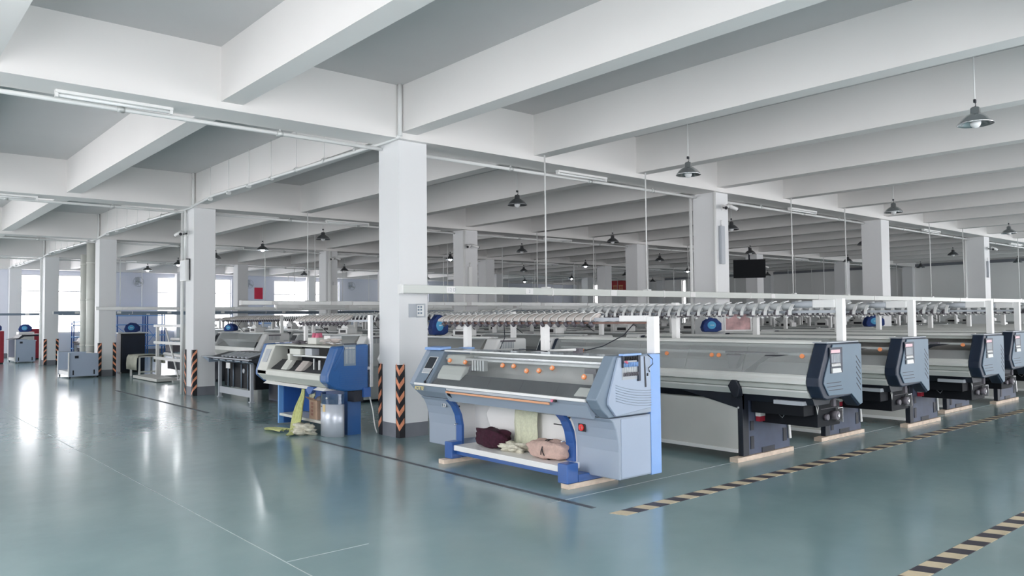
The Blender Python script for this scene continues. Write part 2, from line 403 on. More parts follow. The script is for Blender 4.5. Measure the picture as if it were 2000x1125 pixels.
# ------------------------------------------------------------ corner guards
def guard(x, y, sx, sy, lab, style):
    """corner at (x, y); arms go in +sx and +sy directions along the column faces"""
    t = thing('corner_guard', lab, 'corner guard', (x, y, 0), 'striped rubber column corner guards')
    a, th = 0.085, 0.012
    q = B(); q.prism([(-sx * th, -sy * th), (sx * a, -sy * th), (sx * a, -sy * 0.0005), (-sx * 0.0005, -sy * 0.0005), (-sx * 0.0005, sy * a), (-sx * th, sy * a)], 0.002, 1.04, 'z')
    q.build('rubber_strip', BLACK, t)
    n = 5; e = th + 0.0015
    for i in range(n):
        z = 0.10 + i * 0.195; h = 0.085; rise = 0.10
        s_ = B()
        if style == 'v':
            s_.add([(-sx * e, -sy * e, z), (sx * a * 0.85, -sy * e, z + rise), (sx * a * 0.85, -sy * e, z + rise + h), (-sx * e, -sy * e, z + h),
                    (-sx * e, sy * a * 0.85, z + rise), (-sx * e, sy * a * 0.85, z + rise + h)], [(0, 1, 2, 3), (0, 3, 5, 4)])
        else:
            s_.add([(-sx * e, -sy * e, z), (sx * a * 0.95, -sy * e, z + rise * style), (sx * a * 0.95, -sy * e, z + rise * style + h * 0.8), (-sx * e, -sy * e, z + h * 0.8),
                    (-sx * e, sy * a * 0.95, z - rise * style), (-sx * e, sy * a * 0.95, z - rise * style + h * 0.8)], [(0, 1, 2, 3), (0, 3, 5, 4)])
        s_.build('orange_chevron', ORANGE, t)
guard(X0, Y0, 1, 1, 'black corner guard with orange chevrons on the near edge of the tall nearest column', 'v')
guard(X0, Y0 + WY, 1, -1, 'black corner guard with orange slashes on the far edge of the nearest column', 'v')
guard(X0, Y0 + DY, 1, 1, 'black corner guard with orange slashes on the second column beside the black workbench', 1)
guard(X0, Y0 + DY + WY, 1, -1, 'pale worn corner guard on the far edge of the second column', 1)
guard(X0, Y0 + 2 * DY, 1, 1, 'black corner guard with faded stripes on the third column next to the grey cover', 1)
guard(X0 + WX, Y0 + 2 * DY, -1, 1, 'black corner guard with faded stripes on the third column next to the cloth covered table', 1)
guard(X0, Y0 + 3 * DY, 1, 1, 'dark corner guard on the fourth column beside the small grey cover', 1)
guard(X0 + WX, Y0 + 3 * DY, -1, 1, 'dark corner guard on the fourth column facing the benches', 1)

# ------------------------------------------------------------ ceiling lamps
LX, LY, LZ = 10.58, 3.50, 4.03
def lamp_proto(shade_m, bulb_m):
    t = thing('ceiling_lamp', '', 'ceiling lamp')
    B().cyl((0, 0, 0.30), (0, 0, HS - LZ), 0.008, 6).build('cord', PIPE, t)
    h = B(); h.tube([(0.0, 0, 0.30), (0.02, 0, 0.27), (0.02, 0, 0.24), (0, 0, 0.22)], 0.006, 5); h.box(-0.02, 0.02, -0.012, 0.012, 0.27, 0.31); h.build('hook', DARK, t)
    s_ = B(); s_.lathe([(0.0, 0.215), (0.04, 0.215), (0.055, 0.20), (0.058, 0.135), (0.10, 0.115), (0.15, 0.075), (0.19, 0.025), (0.205, 0.0), (0.200, 0.0), (0.185, 0.02), (0.145, 0.07), (0.095, 0.105), (0.045, 0.125), (0.045, 0.19), (0, 0.20)], n=28)
    s_.build('shade', shade_m, t)
    B().ball((0, 0, 0.02), 0.062, 14, 10, sz=1.1).build('bulb', bulb_m, t)
    return t
pA = lamp_proto(CHROME, BULB); pB = lamp_proto(LAMPD, BULB); pC = lamp_proto(LAMPD, BULBON)
lit = {(0, 5), (0, 7), (0, 8), (1, 5), (2, 5), (3, 5), (3, 7), (3, 8)}
used = set()
for i in range(5):
    for j in range(0, 9):
        if (i, j) in ((0, 3), (3, 0), (4, 0), (2, 7), (4, 8)): pass
        pr = pC if (i, j) in lit else (pA if j < 2 else pB)
        o = pr if id(pr) not in used else copy_tree(pr); used.add(id(pr))
        o.location = (LX + i * DX, LY + j * DY / 2, LZ)
        st = 'glowing' if (i, j) in lit else ('unlit shiny' if j < 2 else 'unlit dull')
        o['label'] = '%s metal dome lamp, %s along its line, %s bay across' % (st, ORD[j], ORD[i])
        o['category'] = 'ceiling lamp'; o['group'] = 'dome pendant lamps under the ceiling'

# ------------------------------------------------------------ pipes and fluorescent fittings under girders
for j, (xs, xe) in {0: (-9, 44), 1: (-9, 44), 2: (-9, 44), 3: (-9, 44)}.items():
    y = Y0 + j * DY + GY0 + GW - 0.02
    t = thing('overhead_pipe', 'white conduit pipe hung under the %s girder from the front' % ORD[j], 'pipe', (0, y, HG - 0.03), 'conduit pipes under the girders')
    segs = [-1.9] + [X0 + i * DX for i in range(0, 6)]
    for a, b_ in zip(segs[:-1], segs[1:]):
        a2 = a + (WX + 0.01 if a > -1.5 else 0); b2 = min(b_ - 0.01, 44.5)
        yo = 0.06 if j >= 0 else 0
        B().cyl((a2, 0.0, -0.03), (b2, 0.0, -0.03), 0.028, 8).build('pipe_run', PIPE, t)
        for f_ in (0.28, 0.55, 0.80):
            q = B(); q.cyl((a2 + (b2 - a2) * f_ - 0.04, 0, -0.03), (a2 + (b2 - a2) * f_ + 0.04, 0, -0.03), 0.040, 8); q.box(a2 + (b2 - a2) * f_ - 0.01, a2 + (b2 - a2) * f_ + 0.01, -0.01, 0.01, -0.01, 0.03)
            q.build('pipe_clamp', ALU, t)
def fluo(x, y, lab):
    t = thing('fluorescent_light', lab, 'strip light', (x, y, HG), 'strip lights under the girders')
    B().box(0, 1.25, -0.045, 0.045, -0.035, 0).build('housing', WHITE, t, 0.004)
    B().cyl((0.03, 0, -0.055), (1.22, 0, -0.055), 0.018, 10).build('tube', TUBE, t)
    B().box(0, 0.03, -0.03, 0.03, -0.08, -0.03).box(1.22, 1.25, -0.03, 0.03, -0.08, -0.03).build('socket', WHITE, t)
for j in range(0, 4):
    for i in range(-1, 5):
        x = X0 + i * DX + (3.43 if i >= 0 else 3.42)
        fluo(x, Y0 + j * DY + GY0 + 0.36, 'white strip light under the %s girder, %s bay across' % (ORD[j], ORD[i + 1]))
# pipe along the column line beam with hangers
for i, lab in ((0, 'white pipe along the beam over the aisle columns with thin hangers'),):
    t = thing('hanging_pipe', lab, 'pipe', (X0 - 0.07, 0, 0))
    for j in range(0, 4):
        y0 = Y0 + j * DY; y1 = y0 + DY
        B().tube([(0, y0 - 0.13, HG + 0.02), (0, y0 + 0.6, HG - 0.0), (0, y0 + 2, HG + 0.02), (0, y0 + 5, HG + 0.06), (0, y1 - 1.5, HG + 0.10), (0, y1 - 0.13, HG + 0.02)], 0.030, 8).build('pipe_run', PIPE, t)
        for k_ in range(7):
            yy = y0 + 1.1 + k_ * 1.05
            if yy > y1 - 0.3: continue
            B().cyl((0, yy, HG + 0.05), (0, yy, HS), 0.006, 5).build('hanger_rod', PIPE, t)
            B().cyl((0, yy - 0.03, HG + 0.04), (0, yy + 0.03, HG + 0.04), 0.045, 8).build('pipe_clamp', ALU, t)
    for j in range(0, 4):
        B().cyl((0.0, Y0 + j * DY - 0.15, HG + 0.02), (0, Y0 + j * DY - 0.15, HS), 0.032, 10).build('riser', PIPE, t)
# conduits on the right hand columns
def conduit(x, y, z0, z1, r, lab, ma=PIPE):
    o = B().cyl((x, y, z0), (x, y, z1), r, 10).build('vertical_conduit', ma); tag(o, lab, 'conduit', 'vertical conduits on columns')
conduit(X0 + DX - 0.035, Y0 - 0.03, 0.3, 4.3, 0.03, 'white conduit on the near edge of the second column of the front line')
conduit(X0 + DX - 0.035, Y0 + WY + 0.035, 0.3, 4.27, 0.035, 'white conduit behind the second column of the front line')
conduit(X0 + 3 * DX - 0.035, Y0 + WY + 0.035, 0.3, 4.27, 0.045, 'white conduit behind the fourth column of the front line')
conduit(X0 - 0.05, Y0 + DY + WY + 0.10, 0.0, 4.3, 0.035, 'white conduit beside the second aisle column')
conduit(X0 - 0.05, Y0 + DY + WY - 0.10, 3.0, 4.3, 0.03, 'short white conduit above the box on the second aisle column')
conduit(X0 - 0.03, Y0 + 3 * DY + WY + 0.05, 0.0, 4.27, 0.05, 'white conduit beside the fourth aisle column')
conduit(X0 + DX - 0.03, Y0 + DY - 0.03, 0.3, 4.27, 0.035, 'white conduit on the column behind the clear covered machine')
conduit(X0 + 2 * DX + WX + 0.04, Y0 + DY - 0.03, 0.3, 4.27, 0.045, 'white conduit on the third column of the second line')
conduit(X0 + DX + 0.13, Y0 + 2 * DY - 0.075, 0.3, 4.27, 0.07, 'thick white pipe on the column far behind the blue machine')
def drain(x, y, r, z1, lab):
    t = thing('drain_pipe', lab, 'drain pipe', (x, y, 0), 'cream drain pipes by the third column')
    B().cyl((0, 0, 0), (0, 0, z1), r, 16).build('pipe_run', PIPEC, t)
    for z in (0.9, 2.4, 3.6): B().cyl((0, 0, z), (0, 0, z + 0.05), r + 0.012, 16).build('pipe_collar', PIPEC, t)
drain(6.10, 29.1, 0.11, 3.95, 'cream drain pipe behind the third aisle column, the shorter one')
drain(6.13, 28.25, 0.14, 4.34, 'thick cream drain pipe beside the third aisle column')

# ------------------------------------------------------------ column fittings: cameras, boxes, sign
def cctv(x, y, z, d, lab, s=1.0):
    t = thing('security_camera', lab, 'camera', (x, y, z), 'security cameras on columns', d); t.scale = (s, s, s)
    B().box(-0.04, 0.04, -0.012, 0.012, -0.06, 0.06).build('mount', WHITE, t)
    B().tube([(0, -0.01, 0), (0, -0.10, -0.02), (0, -0.14, 0.02)], 0.014, 6).build('bracket', BLACK, t)
    for sgn in (-1, 1):
        B().cyl((sgn * 0.02, -0.14, 0.03), (sgn * 0.20, -0.22, -0.04), 0.038, 10).build('housing', WHITE, t)
        B().cyl((sgn * 0.20, -0.22, -0.04), (sgn * 0.215, -0.228, -0.047), 0.034, 10).build('lens', BLACK, t)
cctv(X0 - 0.012, Y0 + DY + WY - 0.15, 3.72, -PI / 2, 'white twin security camera on the second aisle column')
cctv(X0 + DX + 0.28, Y0 - 0.012, 3.97, 0, 'white twin security camera on the second column of the front line')
cctv(X0 + DX + 0.12, Y0 + DY - 0.05, 3.80, 0, 'white twin security camera on the column above the clear covered machine')
cctv(X0 + 3 * DX + 0.3, Y0 - 0.012, 3.88, 0, 'black and white security camera on the fourth front line column')
cctv(X0 + DX + 0.3, Y0 + 2 * DY - 0.012, 4.0, 0, 'white twin security camera on the column far behind the blue machine')
cctv(X0 + 3 * DX + 0.3, Y0 + DY - 0.012, 3.75, 0, 'dark security camera on the column beside the black television')
def cbox(x, y, z, w_, d, h, lab, ma=WHITE):
    t = thing('junction_box', lab, 'electrical box', (x, y, z), 'electrical boxes on columns')
    B().box(0, w_, -d, 0, 0, h).build('case', ma, t, 0.006)
    B().box(0.01, w_ - 0.01, -d - 0.006, -d - 0.0005, 0.012, h - 0.012).build('cover', ma, t)
    B().cyl((w_ / 2, -d * 0.5, h + 0.001), (w_ / 2, -d * 0.5, h + 0.12), 0.015, 6).build('cable_gland', PIPE, t)
cbox(X0 + DX + 0.13, Y0 - 0.002, 2.78, 0.14, 0.06, 0.80, 'slim grey box on the second column of the front line', LGREY)
cbox(X0 + 3 * DX + 0.15, Y0 - 0.002, 2.9, 0.14, 0.06, 0.55, 'slim grey box on the fourth column of the front line', LGREY)
cbox(X0 + DX + 0.12, Y0 + DY - 0.002, 2.45, 0.12, 0.06, 0.75, 'slim white box on the column above the feeder rack', PIPE)
cbox(X0 + DX + 0.16, Y0 + 2 * DY - 0.002, 2.3, 0.30, 0.06, 0.7, 'pale box on the column far behind the blue machine', PIPE)
t = thing('junction_box', 'white box with a dark cable on the second aisle column', 'electrical box', (X0 - 0.002, Y0 + DY + WY - 0.02, 2.62), 'electrical boxes on columns')
B().box(-0.10, 0, -0.28, 0.12, 0, 0.48).build('case', WHITE, t, 0.006); B().box(-0.106, -0.101, -0.26, 0.10, 0.02, 0.46).build('cover', COLP, t)
B().tube([(-0.02, 0.0, 0.52), (-0.02, -0.30, 0.50), (-0.02, -0.31, 0.3), (-0.02, -0.31, 0.02)], 0.012, 6).build('cable', BLACK, t)

t = thing('wall_sign', 'small grey framed notice on the nearest column', 'sign', (X0, Y0, 1.7))
q = B(); q.add([(0.165, -0.001, 0.01), (0.165, -0.11, 0.01), (0.165, -0.11, 0.21), (0.165, -0.001, 0.21)], [(0, 1, 2, 3)])
B().box(0.16, 0.31, -0.012, -0.002, 0.02, 0.215).build('back_plate', LGREY, t)
o = B().box(0.0, 0.012, -0.17, 0.0, 0.0, 0.20).build('flag_plate', LGREY, t); o.location = (0.285, -0.004, 0.015); o.rotation_euler = (0, 0, 0.25)
o = B().box(-0.0025, -0.0005, -0.15, -0.02, 0.02, 0.18).build('printed_sheet', WHITE, t); o.location = (0.285, -0.004, 0.015); o.rotation_euler = (0, 0, 0.25)
q = B()
for kx, kz in ((-0.12, 0.14), (-0.12, 0.10), (-0.12, 0.05), (-0.07, 0.14), (-0.07, 0.10), (-0.07, 0.05)): q.box(-0.0035, -0.0026, kx, kx + 0.035, kz, kz + 0.025)
o = q.build('printed_blocks', GBD, t); o.location = (0.285, -0.004, 0.015); o.rotation_euler = (0, 0, 0.25)

# television hung near the second line
t = thing('television', 'black television hung from the ceiling by the fourth column of the second line', 'television', (27.6, 17.5, 3.62), None, -1.01)
B().box(-0.62, 0.62, -0.03, 0.03, -0.42, 0.32).build('case', MATB, t, 0.01); B().box(-0.59, 0.59, -0.034, -0.0305, -0.39, 0.29).build('screen', MATB, t)
B().cyl((0, 0.05, 0.1), (0, 0.05, HS - 3.62), 0.03, 8).box(-0.2, 0.2, 0.0305, 0.07, -0.1, 0.2).build('ceiling_mount', DARK, t)

# ------------------------------------------------------------ cable trays with rods
def text_obj(s_, size, loc, rot, ma, parent, name='lettering', ext=0.0008):
    cu = bpy.data.curves.new(name, 'FONT'); cu.body = s_; cu.size = size; cu.extrude = ext; cu.align_x = 'CENTER'; cu.align_y = 'CENTER'
    cu.materials.append(ma); tmp = bpy.data.objects.new(name, cu); COL.objects.link(tmp)
    dg = bpy.context.evaluated_depsgraph_get(); me = bpy.data.meshes.new_from_object(tmp.evaluated_get(dg))
    bpy.data.objects.remove(tmp)
    o = bpy.data.objects.new(name, me); COL.objects.link(o); o.parent = parent; o.location = loc; o.rotation_euler = rot
    return o
def tray(x0, x1, y, z0, lab, rods, ma=ALU, h=0.10):
    t = thing('cable_tray', lab, 'cable tray', (x0, y, z0), 'overhead cable trays')
    seg = 2.9; x = 0; L = x1 - x0; n = 0
    while x < L and n < 20:
        e = min(x + seg, L)
        B().box(x + 0.005, e - 0.005, -0.05, 0.05, 0, h).build('tray_section', ma, t, 0.004)
        B().box(x - 0.012, x + 0.012, -0.056, 0.056, -0.006, h + 0.006).build('joint_clip', WHITE, t)
        x += seg; n += 1
    for f_ in (0.75, 2.3, 4.3, 6.6, 9.5):
        if f_ < L: B().box(f_, f_ + 0.16, -0.058, -0.0505, 0.01, h - 0.01).build('socket_plate', WHITE, t)
    for xr in rods:
        if x0 < xr < x1:
            B().cyl((xr - x0, 0, h + 0.007), (xr - x0, 0, HB - z0), 0.013 if y < 12 else 0.014, 6).build('hanger_rod', PIPE, t)
            B().box(xr - x0 - 0.05, xr - x0 + 0.05, -0.06, 0.06, h + 0.001, h + 0.02).build('rod_clamp', PIPE, t)
    return t
rods = [X0 + i * DX + f_ for i in range(0, 5) for f_ in (2.69, 5.25)]
tr = tray(5.93, 44, Y0 - 0.21, 2.06, 'long pale cable tray across the nearest column at head height', rods, mat('tray_grey_green', (0.60, 0.63, 0.60), 0.4, 0.1), 0.115)
text_obj('12 D', 0.075, (0.85, -0.0595, 0.055), (PI / 2, 0, 0), LGREY, tr); text_obj('2', 0.07, (2.38, -0.0595, 0.055), (PI / 2, 0, 0), LGREY, tr)
tray(X0 + 1.0, 44, Y0 + DY - 0.21, 2.06, 'pale cable tray along the second line of columns', rods)
tray(5.9, 44, Y0 + 2 * DY - 0.24, 2.06, 'pale cable tray along the third line of columns', rods)
tray(6.3, 44, Y0 + 3 * DY - 0.21, 2.02, 'dark cable tray along the fourth line of columns', rods, GBD)
tray(2.0, 44, 41.5, 2.02, 'dark cable tray nearest the far windows', rods, GBD)
tray(10.0, 44, 31.4, 2.10, 'grey cable tray between the third and fourth column lines', rods, ALU)
tray(10.0, 44, 22.7, 2.06, 'grey cable tray between the second and third column lines', rods, ALU)

# ------------------------------------------------------------ shared feeder meshes
def feeder_mesh(kind):
    q = B()
    if kind == 0:      # rounded shell over a disc pair
        prof = [(-0.10, -0.035), (-0.085, 0.0), (-0.03, 0.035), (0.04, 0.058), (0.085, 0.06), (0.09, 0.045), (0.06, 0.0), (0.03, -0.02), (-0.05, -0.04)]
        n = len(prof); vs = []; ys = [(-0.058, 0.72), (-0.04, 0.95), (0, 1.0), (0.04, 0.95), (0.058, 0.72)]
        for yy, sc_ in ys:
            for p in prof: vs.append((p[0] * (0.55 + 0.45 * sc_), yy, p[1] * sc_))
        fs = [tuple(range(n))[::-1], tuple(range(4 * n, 5 * n))]
        for a in range(4):
            for i in range(n): j_ = (i + 1) % n; fs.append((a * n + i, a * n + j_, (a + 1) * n + j_, (a + 1) * n + i))
        q.add(vs, fs, True)
        q.m = 1; q.cyl((-0.06, -0.02, -0.06), (-0.02, -0.02, -0.10), 0.022, 8); q.box(-0.005, 0.02, -0.02, 0.02, -0.09, -0.03)
        q.m = 2; q.strip([(-0.104, -0.045), (-0.09, 0.003), (-0.03, 0.042), (0.04, 0.066), (0.09, 0.068)], -0.066, -0.056, 0.006)
        q.cyl((0.05, 0.0, 0.05), (0.02, 0.02, 0.09), 0.003, 5)
    else:              # curved wing over a round cup
        q.m = 2; q.strip([(-0.12, -0.10), (-0.115, -0.05), (-0.08, 0.0), (-0.02, 0.04), (0.06, 0.065), (0.12, 0.07)], -0.045, -0.005, 0.010)
        q.m = 0; q.cyl((-0.01, -0.005, 0.0), (-0.01, 0.115, 0.0), 0.043, 10)
        q.m = 1; q.cyl((-0.03, 0.02, -0.055), (-0.03, 0.06, -0.085), 0.028, 8); q.box(-0.08, -0.05, 0.0, 0.03, -0.12, -0.05); q.cyl((-0.09, 0.05, -0.10), (-0.02, 0.07, -0.06), 0.006, 5)
        q.m = 2; q.cyl((-0.09, 0.02, -0.13), (-0.05, 0.08, -0.12), 0.012, 6)
    return q
FM0 = feeder_mesh(0).mesh('yarn_feeder', [FEED1, FEEDD, FEEDL])
FM1 = feeder_mesh(1).mesh('yarn_feeder', [FEED2, FEEDD, FEEDL])
def feeder_block(kind, n, pitch, mats):
    src = feeder_mesh(kind); q = B()
    for i in range(n):
        o = len(q.v); q.v += [(v[0], v[1] + i * pitch, v[2]) for v in src.v]; q.f += [[a + o for a in f_] for f_ in src.f]; q.mi += src.mi; q.sm += src.sm
    return q.mesh('yarn_feeder', mats)

# ------------------------------------------------------------ machine 1: grey blue flatbed
def lathe_ring(bb, c, r, w_):   # ring knob facing -x
    bb.cyl((c[0] - w_, c[1], c[2]), (c[0], c[1], c[2]), r, 12)
M1 = thing('knitting_machine', 'grey blue flat knitting machine with clear cover and bright blue legs, nearest of all', 'knitting machine', (5.42, 5.11, 0))
ox, oy = 5.42, 5.11
def L(x): return x - ox
def LY_(y): return y - oy
# lower cabinets
endb = [(0.32, 0.11), (0.80, 0.11), (0.80, 0.715), (0.22, 0.715)]
def cab(y0, y1, curved):
    q = B()
    q.prism([(0.32, 0.11), (0.80, 0.11), (0.80, 0.715), (0.19, 0.715), (0.235, 0.675), (0.275, 0.60), (0.305, 0.50), (0.32, 0.38)], y0, y1)
    return q
cab(0.0, 0.58, True).build('side_cabinet', GB, M1, 0.012)
B().box(0.345, 0.775, -0.006, -0.0005, 0.13, 0.70).build('cabinet_door', GBL, M1, 0.002)
cab(2.66, 3.24, False).build('side_cabinet', GB, M1, 0.012)
# rear blue column
B().box(0.803, 0.965, 0.0, 0.14, 0.10, 1.315).build('rear_column', SKY, M1, 0.006)
B().box(0.803, 0.965, 3.1, 3.24, 0.10, 1.315).build('rear_column', SKY, M1, 0.006)
# end housings
hp = [(0.20, 0.72), (0.09, 0.81), (0.02, 0.905), (0.035, 0.93), (0.285, 1.315), (0.80, 1.32), (0.80, 0.72)]
B().prism(hp, 0.02, 0.16).build('end_housing', GBD, M1, 0.012)
inner = [(0.27, 0.735), (0.165, 0.85), (0.165, 0.90), (0.32, 1.30), (0.795, 1.305), (0.795, 0.78)]
B().prism(inner, -0.012, 0.019).build('end_plate', GBL, M1, 0.006)
B().prism([(0.27, 0.735), (0.795, 0.78), (0.795, 0.735)], -0.008, 0.019).build('end_plate_foot', GB, M1)
q = B()
for i in range(7):
    pts = []
    for k_ in range(9):
        u = k_ / 8; pts.append((0.265 + 0.53 * u, -0.014, 1.035 - 0.030 * i - 0.08 * (1 - (1 - u) ** 2) + 0.005 * i))
    q.tube(pts, 0.004, 5)
q.build('vent_groove', GB, M1)
# tension unit recess
B().box(0.36, 0.60, -0.0155, -0.0125, 1.08, 1.30).build('tension_backing', LGREY, M1)
q = B(); q.box(0.355, 0.37, -0.03, -0.0125, 1.20, 1.315); q.box(0.585, 0.62, -0.03, -0.0125, 1.06, 1.315); q.build('tension_side', NAVY, M1)
q = B(); q.box(0.35, 0.62, -0.045, 0.02, 1.315, 1.335); q.build('tension_cap', SKY, M1, 0.004)
q = B()
for i in range(9):
    x = 0.378 + i * 0.025; q.cyl((x, -0.028, 1.268), (x, -0.028, 1.305), 0.008, 6)
q.build('tension_knob', BLACK, M1)
q = B()
for i in range(9):
    x = 0.378 + i * 0.025; q.cyl((x, -0.025, 1.205), (x, -0.025, 1.25), 0.008, 6)
q.build('tension_spring', SKY, M1)
q = B()
for i in range(9):
    x = 0.378 + i * 0.025; q.cyl((x, -0.02, 1.15), (x, -0.02, 1.205), 0.003, 5)
q.build('yarn_guide', WHITE, M1)
q = B()
for i in range(9):
    x = 0.378 + i * 0.025; q.cyl((x - 0.006, -0.028, 1.115), (x + 0.006, -0.028, 1.15), 0.007, 6)
q.build('guide_disc', FEEDD, M1)
q = B(); q.box(0.37, 0.375, -0.05, -0.04, 1.25, 1.265); q.cyl((0.38, -0.05, 1.26), (0.40, -0.05, 1.245), 0.012, 8); q.build('indicator', PINK, M1)
B().prism([(0.69, 1.30), (0.705, 1.30), (0.725, 0.99), (0.70, 0.99)], -0.016, -0.0125).build('slot', DARK, M1)
q = B(); q.tube([(0.74, -0.02, 1.315), (0.78, -0.05, 1.27), (0.785, -0.05, 1.22), (0.74, -0.03, 1.18), (0.77, -0.02, 1.14)], 0.005, 5); q.box(0.735, 0.75, -0.02, -0.0125, 1.10, 1.13); q.build('cable', DARK, M1)
# left end with screen
hy0, hy1 = 2.62, 3.24
B().prism([(0.20, 0.72), (0.09, 0.81), (0.02, 0.89), (0.285, 1.30), (0.80, 1.31), (0.80, 0.72)], 3.14, hy1).build('end_housing', GB, M1, 0.012)
B().prism([(0.09, 0.81), (0.022, 0.90), (0.28, 1.295), (0.80, 1.30), (0.80, 0.81)], 2.84, 3.139).build('control_head', GBD, M1, 0.010)
B().prism([(0.20, 0.72), (0.09, 0.81), (0.80, 0.81), (0.80, 0.72)], 2.55, 3.139).build('head_base', GB, M1)
# slanted panel helper: point along slope
def slope(t_, off=0.0):
    x = 0.022 + (0.28 - 0.022) * t_; z = 0.90 + (1.295 - 0.90) * t_
    nx, nz = -0.837, 0.547
    return (x + nx * off, z + nz * off)
def slant(y0, y1, t0, t1, o0, o1):
    a, b_, c, d = slope(t0, o0), slope(t1, o0), slope(t1, o1), slope(t0, o1)
    return B().prism([a, b_, c, d], y0, y1)
slant(2.885, 3.07, 0.30, 0.80, 0.001, 0.008).build('screen_bezel', WHITE, M1, 0.002)
slant(2.895, 3.06, 0.44, 0.78, 0.0085, 0.010).build('screen', SCREEN, M1)
slant(2.895, 3.06, 0.315, 0.425, 0.0085, 0.010).build('key_pad', LGREY, M1)
q = B(); a = slope(0.02, 0.03); b_ = slope(0.42, 0.03); q.cyl((a[0], 2.86, a[1]), (b_[0], 2.84, b_[1]), 0.006, 6); q.ball((a[0], 2.86, a[1]), 0.018, 8, 6); q.build('stylus', DARK, M1)
B().prism([(0.24, 1.30), (0.42, 1.315), (0.42, 1.345), (0.25, 1.335)], 2.88, 3.22).build('top_light', SKY, M1, 0.006)
# main beam
B().box(0.02, 0.05, 0.17, 3.13, 0.875, 0.905).build('front_rail', WHITE, M1, 0.004)
B().prism([(0.03, 0.875), (0.05, 0.875), (0.16, 0.78), (0.16, 0.705), (0.13, 0.705)], 0.17, 2.54).build('front_fascia', GB, M1)
B().prism([(0.02, 0.872), (0.05, 0.872), (0.20, 0.74), (0.20, 0.72), (0.085, 0.80)], 0.165, 0.62).build('fascia_panel', GB, M1)
B().prism([(0.02, 0.872), (0.05, 0.872), (0.20, 0.74), (0.20, 0.72), (0.085, 0.80)], 2.45, 3.138).build('fascia_panel', GB, M1)
B().box(0.008, 0.022, 0.66, 2.44, 0.815, 0.838).build('stop_bar', BRASS, M1, 0.003)
B().box(0.015, 0.03, 0.62, 2.44, 0.845, 0.872).build('bar_backing', LGREY, M1)
B().prism([(0.01, 0.865), (0.04, 0.79), (0.15, 0.72), (0.15, 0.86)], 2.441, 2.449).build('bar_bracket', DARK, M1)
q = B(); q.cyl((0.02, 0.60, 0.862), (-0.012, 0.60, 0.862), 0.015, 12); q.build('stop_button', PINK, M1)
q = B(); q.cyl((0.02, 0.565, 0.862), (-0.008, 0.565, 0.862), 0.014, 12); q.build('start_button', BLACK, M1)
# logo
text_obj('KOTTE', 0.062, (0.012, 3.00, 0.838), (PI / 2 - 0.15, 0, -PI / 2), GOLD, M1, 'logo', 0.002)
# needle beds and carriage
B().prism([(0.06, 0.90), (0.24, 1.02), (0.28, 0.98), (0.12, 0.86)], 0.17, 2.82).build('needle_bed', BED, M1)
B().prism([(0.28, 1.00), (0.58, 0.93), (0.56, 0.88), (0.28, 0.95)], 0.17, 2.82).build('needle_bed', BED, M1)
B().prism([(0.60, 0.92), (0.62, 0.92), (0.70, 1.27), (0.68, 1.27)], 0.17, 2.83).build('inner_rear_panel', PANEL, M1)
B().box(0.30, 0.36, 0.17, 2.83, 1.185, 1.215).build('yarn_carrier_rail', ALU, M1, 0.004)
B().box(0.42, 0.46, 0.17, 2.83, 1.20, 1.24).build('yarn_carrier_rail', STEEL, M1, 0.004)
q = B(); q.box(0.29, 0.55, 2.42, 2.80, 1.13, 1.25); q.build('carriage', CREAM, M1, 0.02)
q = B(); q.box(0.26, 0.50, 2.28, 2.62, 1.06, 1.129); q.build('carriage_cam_box', FEEDD, M1, 0.01)
B().prism([(0.12, 0.96), (0.24, 1.05), (0.27, 1.12), (0.21, 1.12), (0.14, 1.02)], 2.30, 2.78).build('brush_arm', CREAM, M1, 0.01)
q = B()
for i in range(5): q.box(0.24, 0.30, 2.0 + i * 0.05, 2.03 + i * 0.05, 1.08, 1.20)
q.build('yarn_carrier', ALU, M1)
q = B()
for y in (0.22,): q.box(0.24, 0.32, y, y + 0.16, 1.13, 1.18); q.cyl((0.28, y + 0.05, 1.06), (0.28, y + 0.05, 1.14), 0.02, 8)
q.build('carrier_stop', FEEDD, M1)
B().prism([(0.08, 0.925), (0.17, 1.0), (0.17, 0.92), (0.10, 0.905)], 0.18, 0.38).build('bed_end_block', CREAM, M1, 0.006)
# transparent cover in panels with orange knobs
def cover_panel(y0, y1):
    q = B(); q.strip([(0.045, 0.907), (0.16, 1.08), (0.275, 1.26), (0.30, 1.285), (0.36, 1.295)], y0, y1, 0.004); return q
ys = [0.17, 0.62, 1.17, 1.72, 2.27, 2.83]
for a, b_ in zip(ys[:-1], ys[1:]):
    cover_panel(a, b_ - 0.004).build('cover_panel', COVER, M1)
B().strip([(0.355, 1.298), (0.78, 1.30)], 0.17, 2.83, 0.004).build('top_cover', COVER, M1)
q = B(); q.box(0.285, 0.31, 0.16, 2.84, 1.288, 1.306); q.build('cover_hinge_rail', ALU, M1); 
q = B(); q.box(0.76, 0.79, 0.16, 3.1, 1.255, 1.295); q.build('rear_rail', ALU, M1)
def slp(zz): return 0.045 + (zz - 0.907) * 0.655
for y, z in ((0.30, 1.10), (0.80, 1.165), (0.98, 1.13), (1.17, 1.12), (1.41, 1.16), (1.60, 1.16), (2.30, 1.17), (2.62, 1.18)):
    q = B(); x = slp(z) - 0.008
    q.cyl((x, y, z), (x - 0.022, y, z + 0.012), 0.026, 12); q.m = 1; q.cyl((x - 0.0225, y, z + 0.0125), (x - 0.024, y, z + 0.013), 0.012, 10)
    q.build('cover_knob', [KNOB, WOOD], M1)
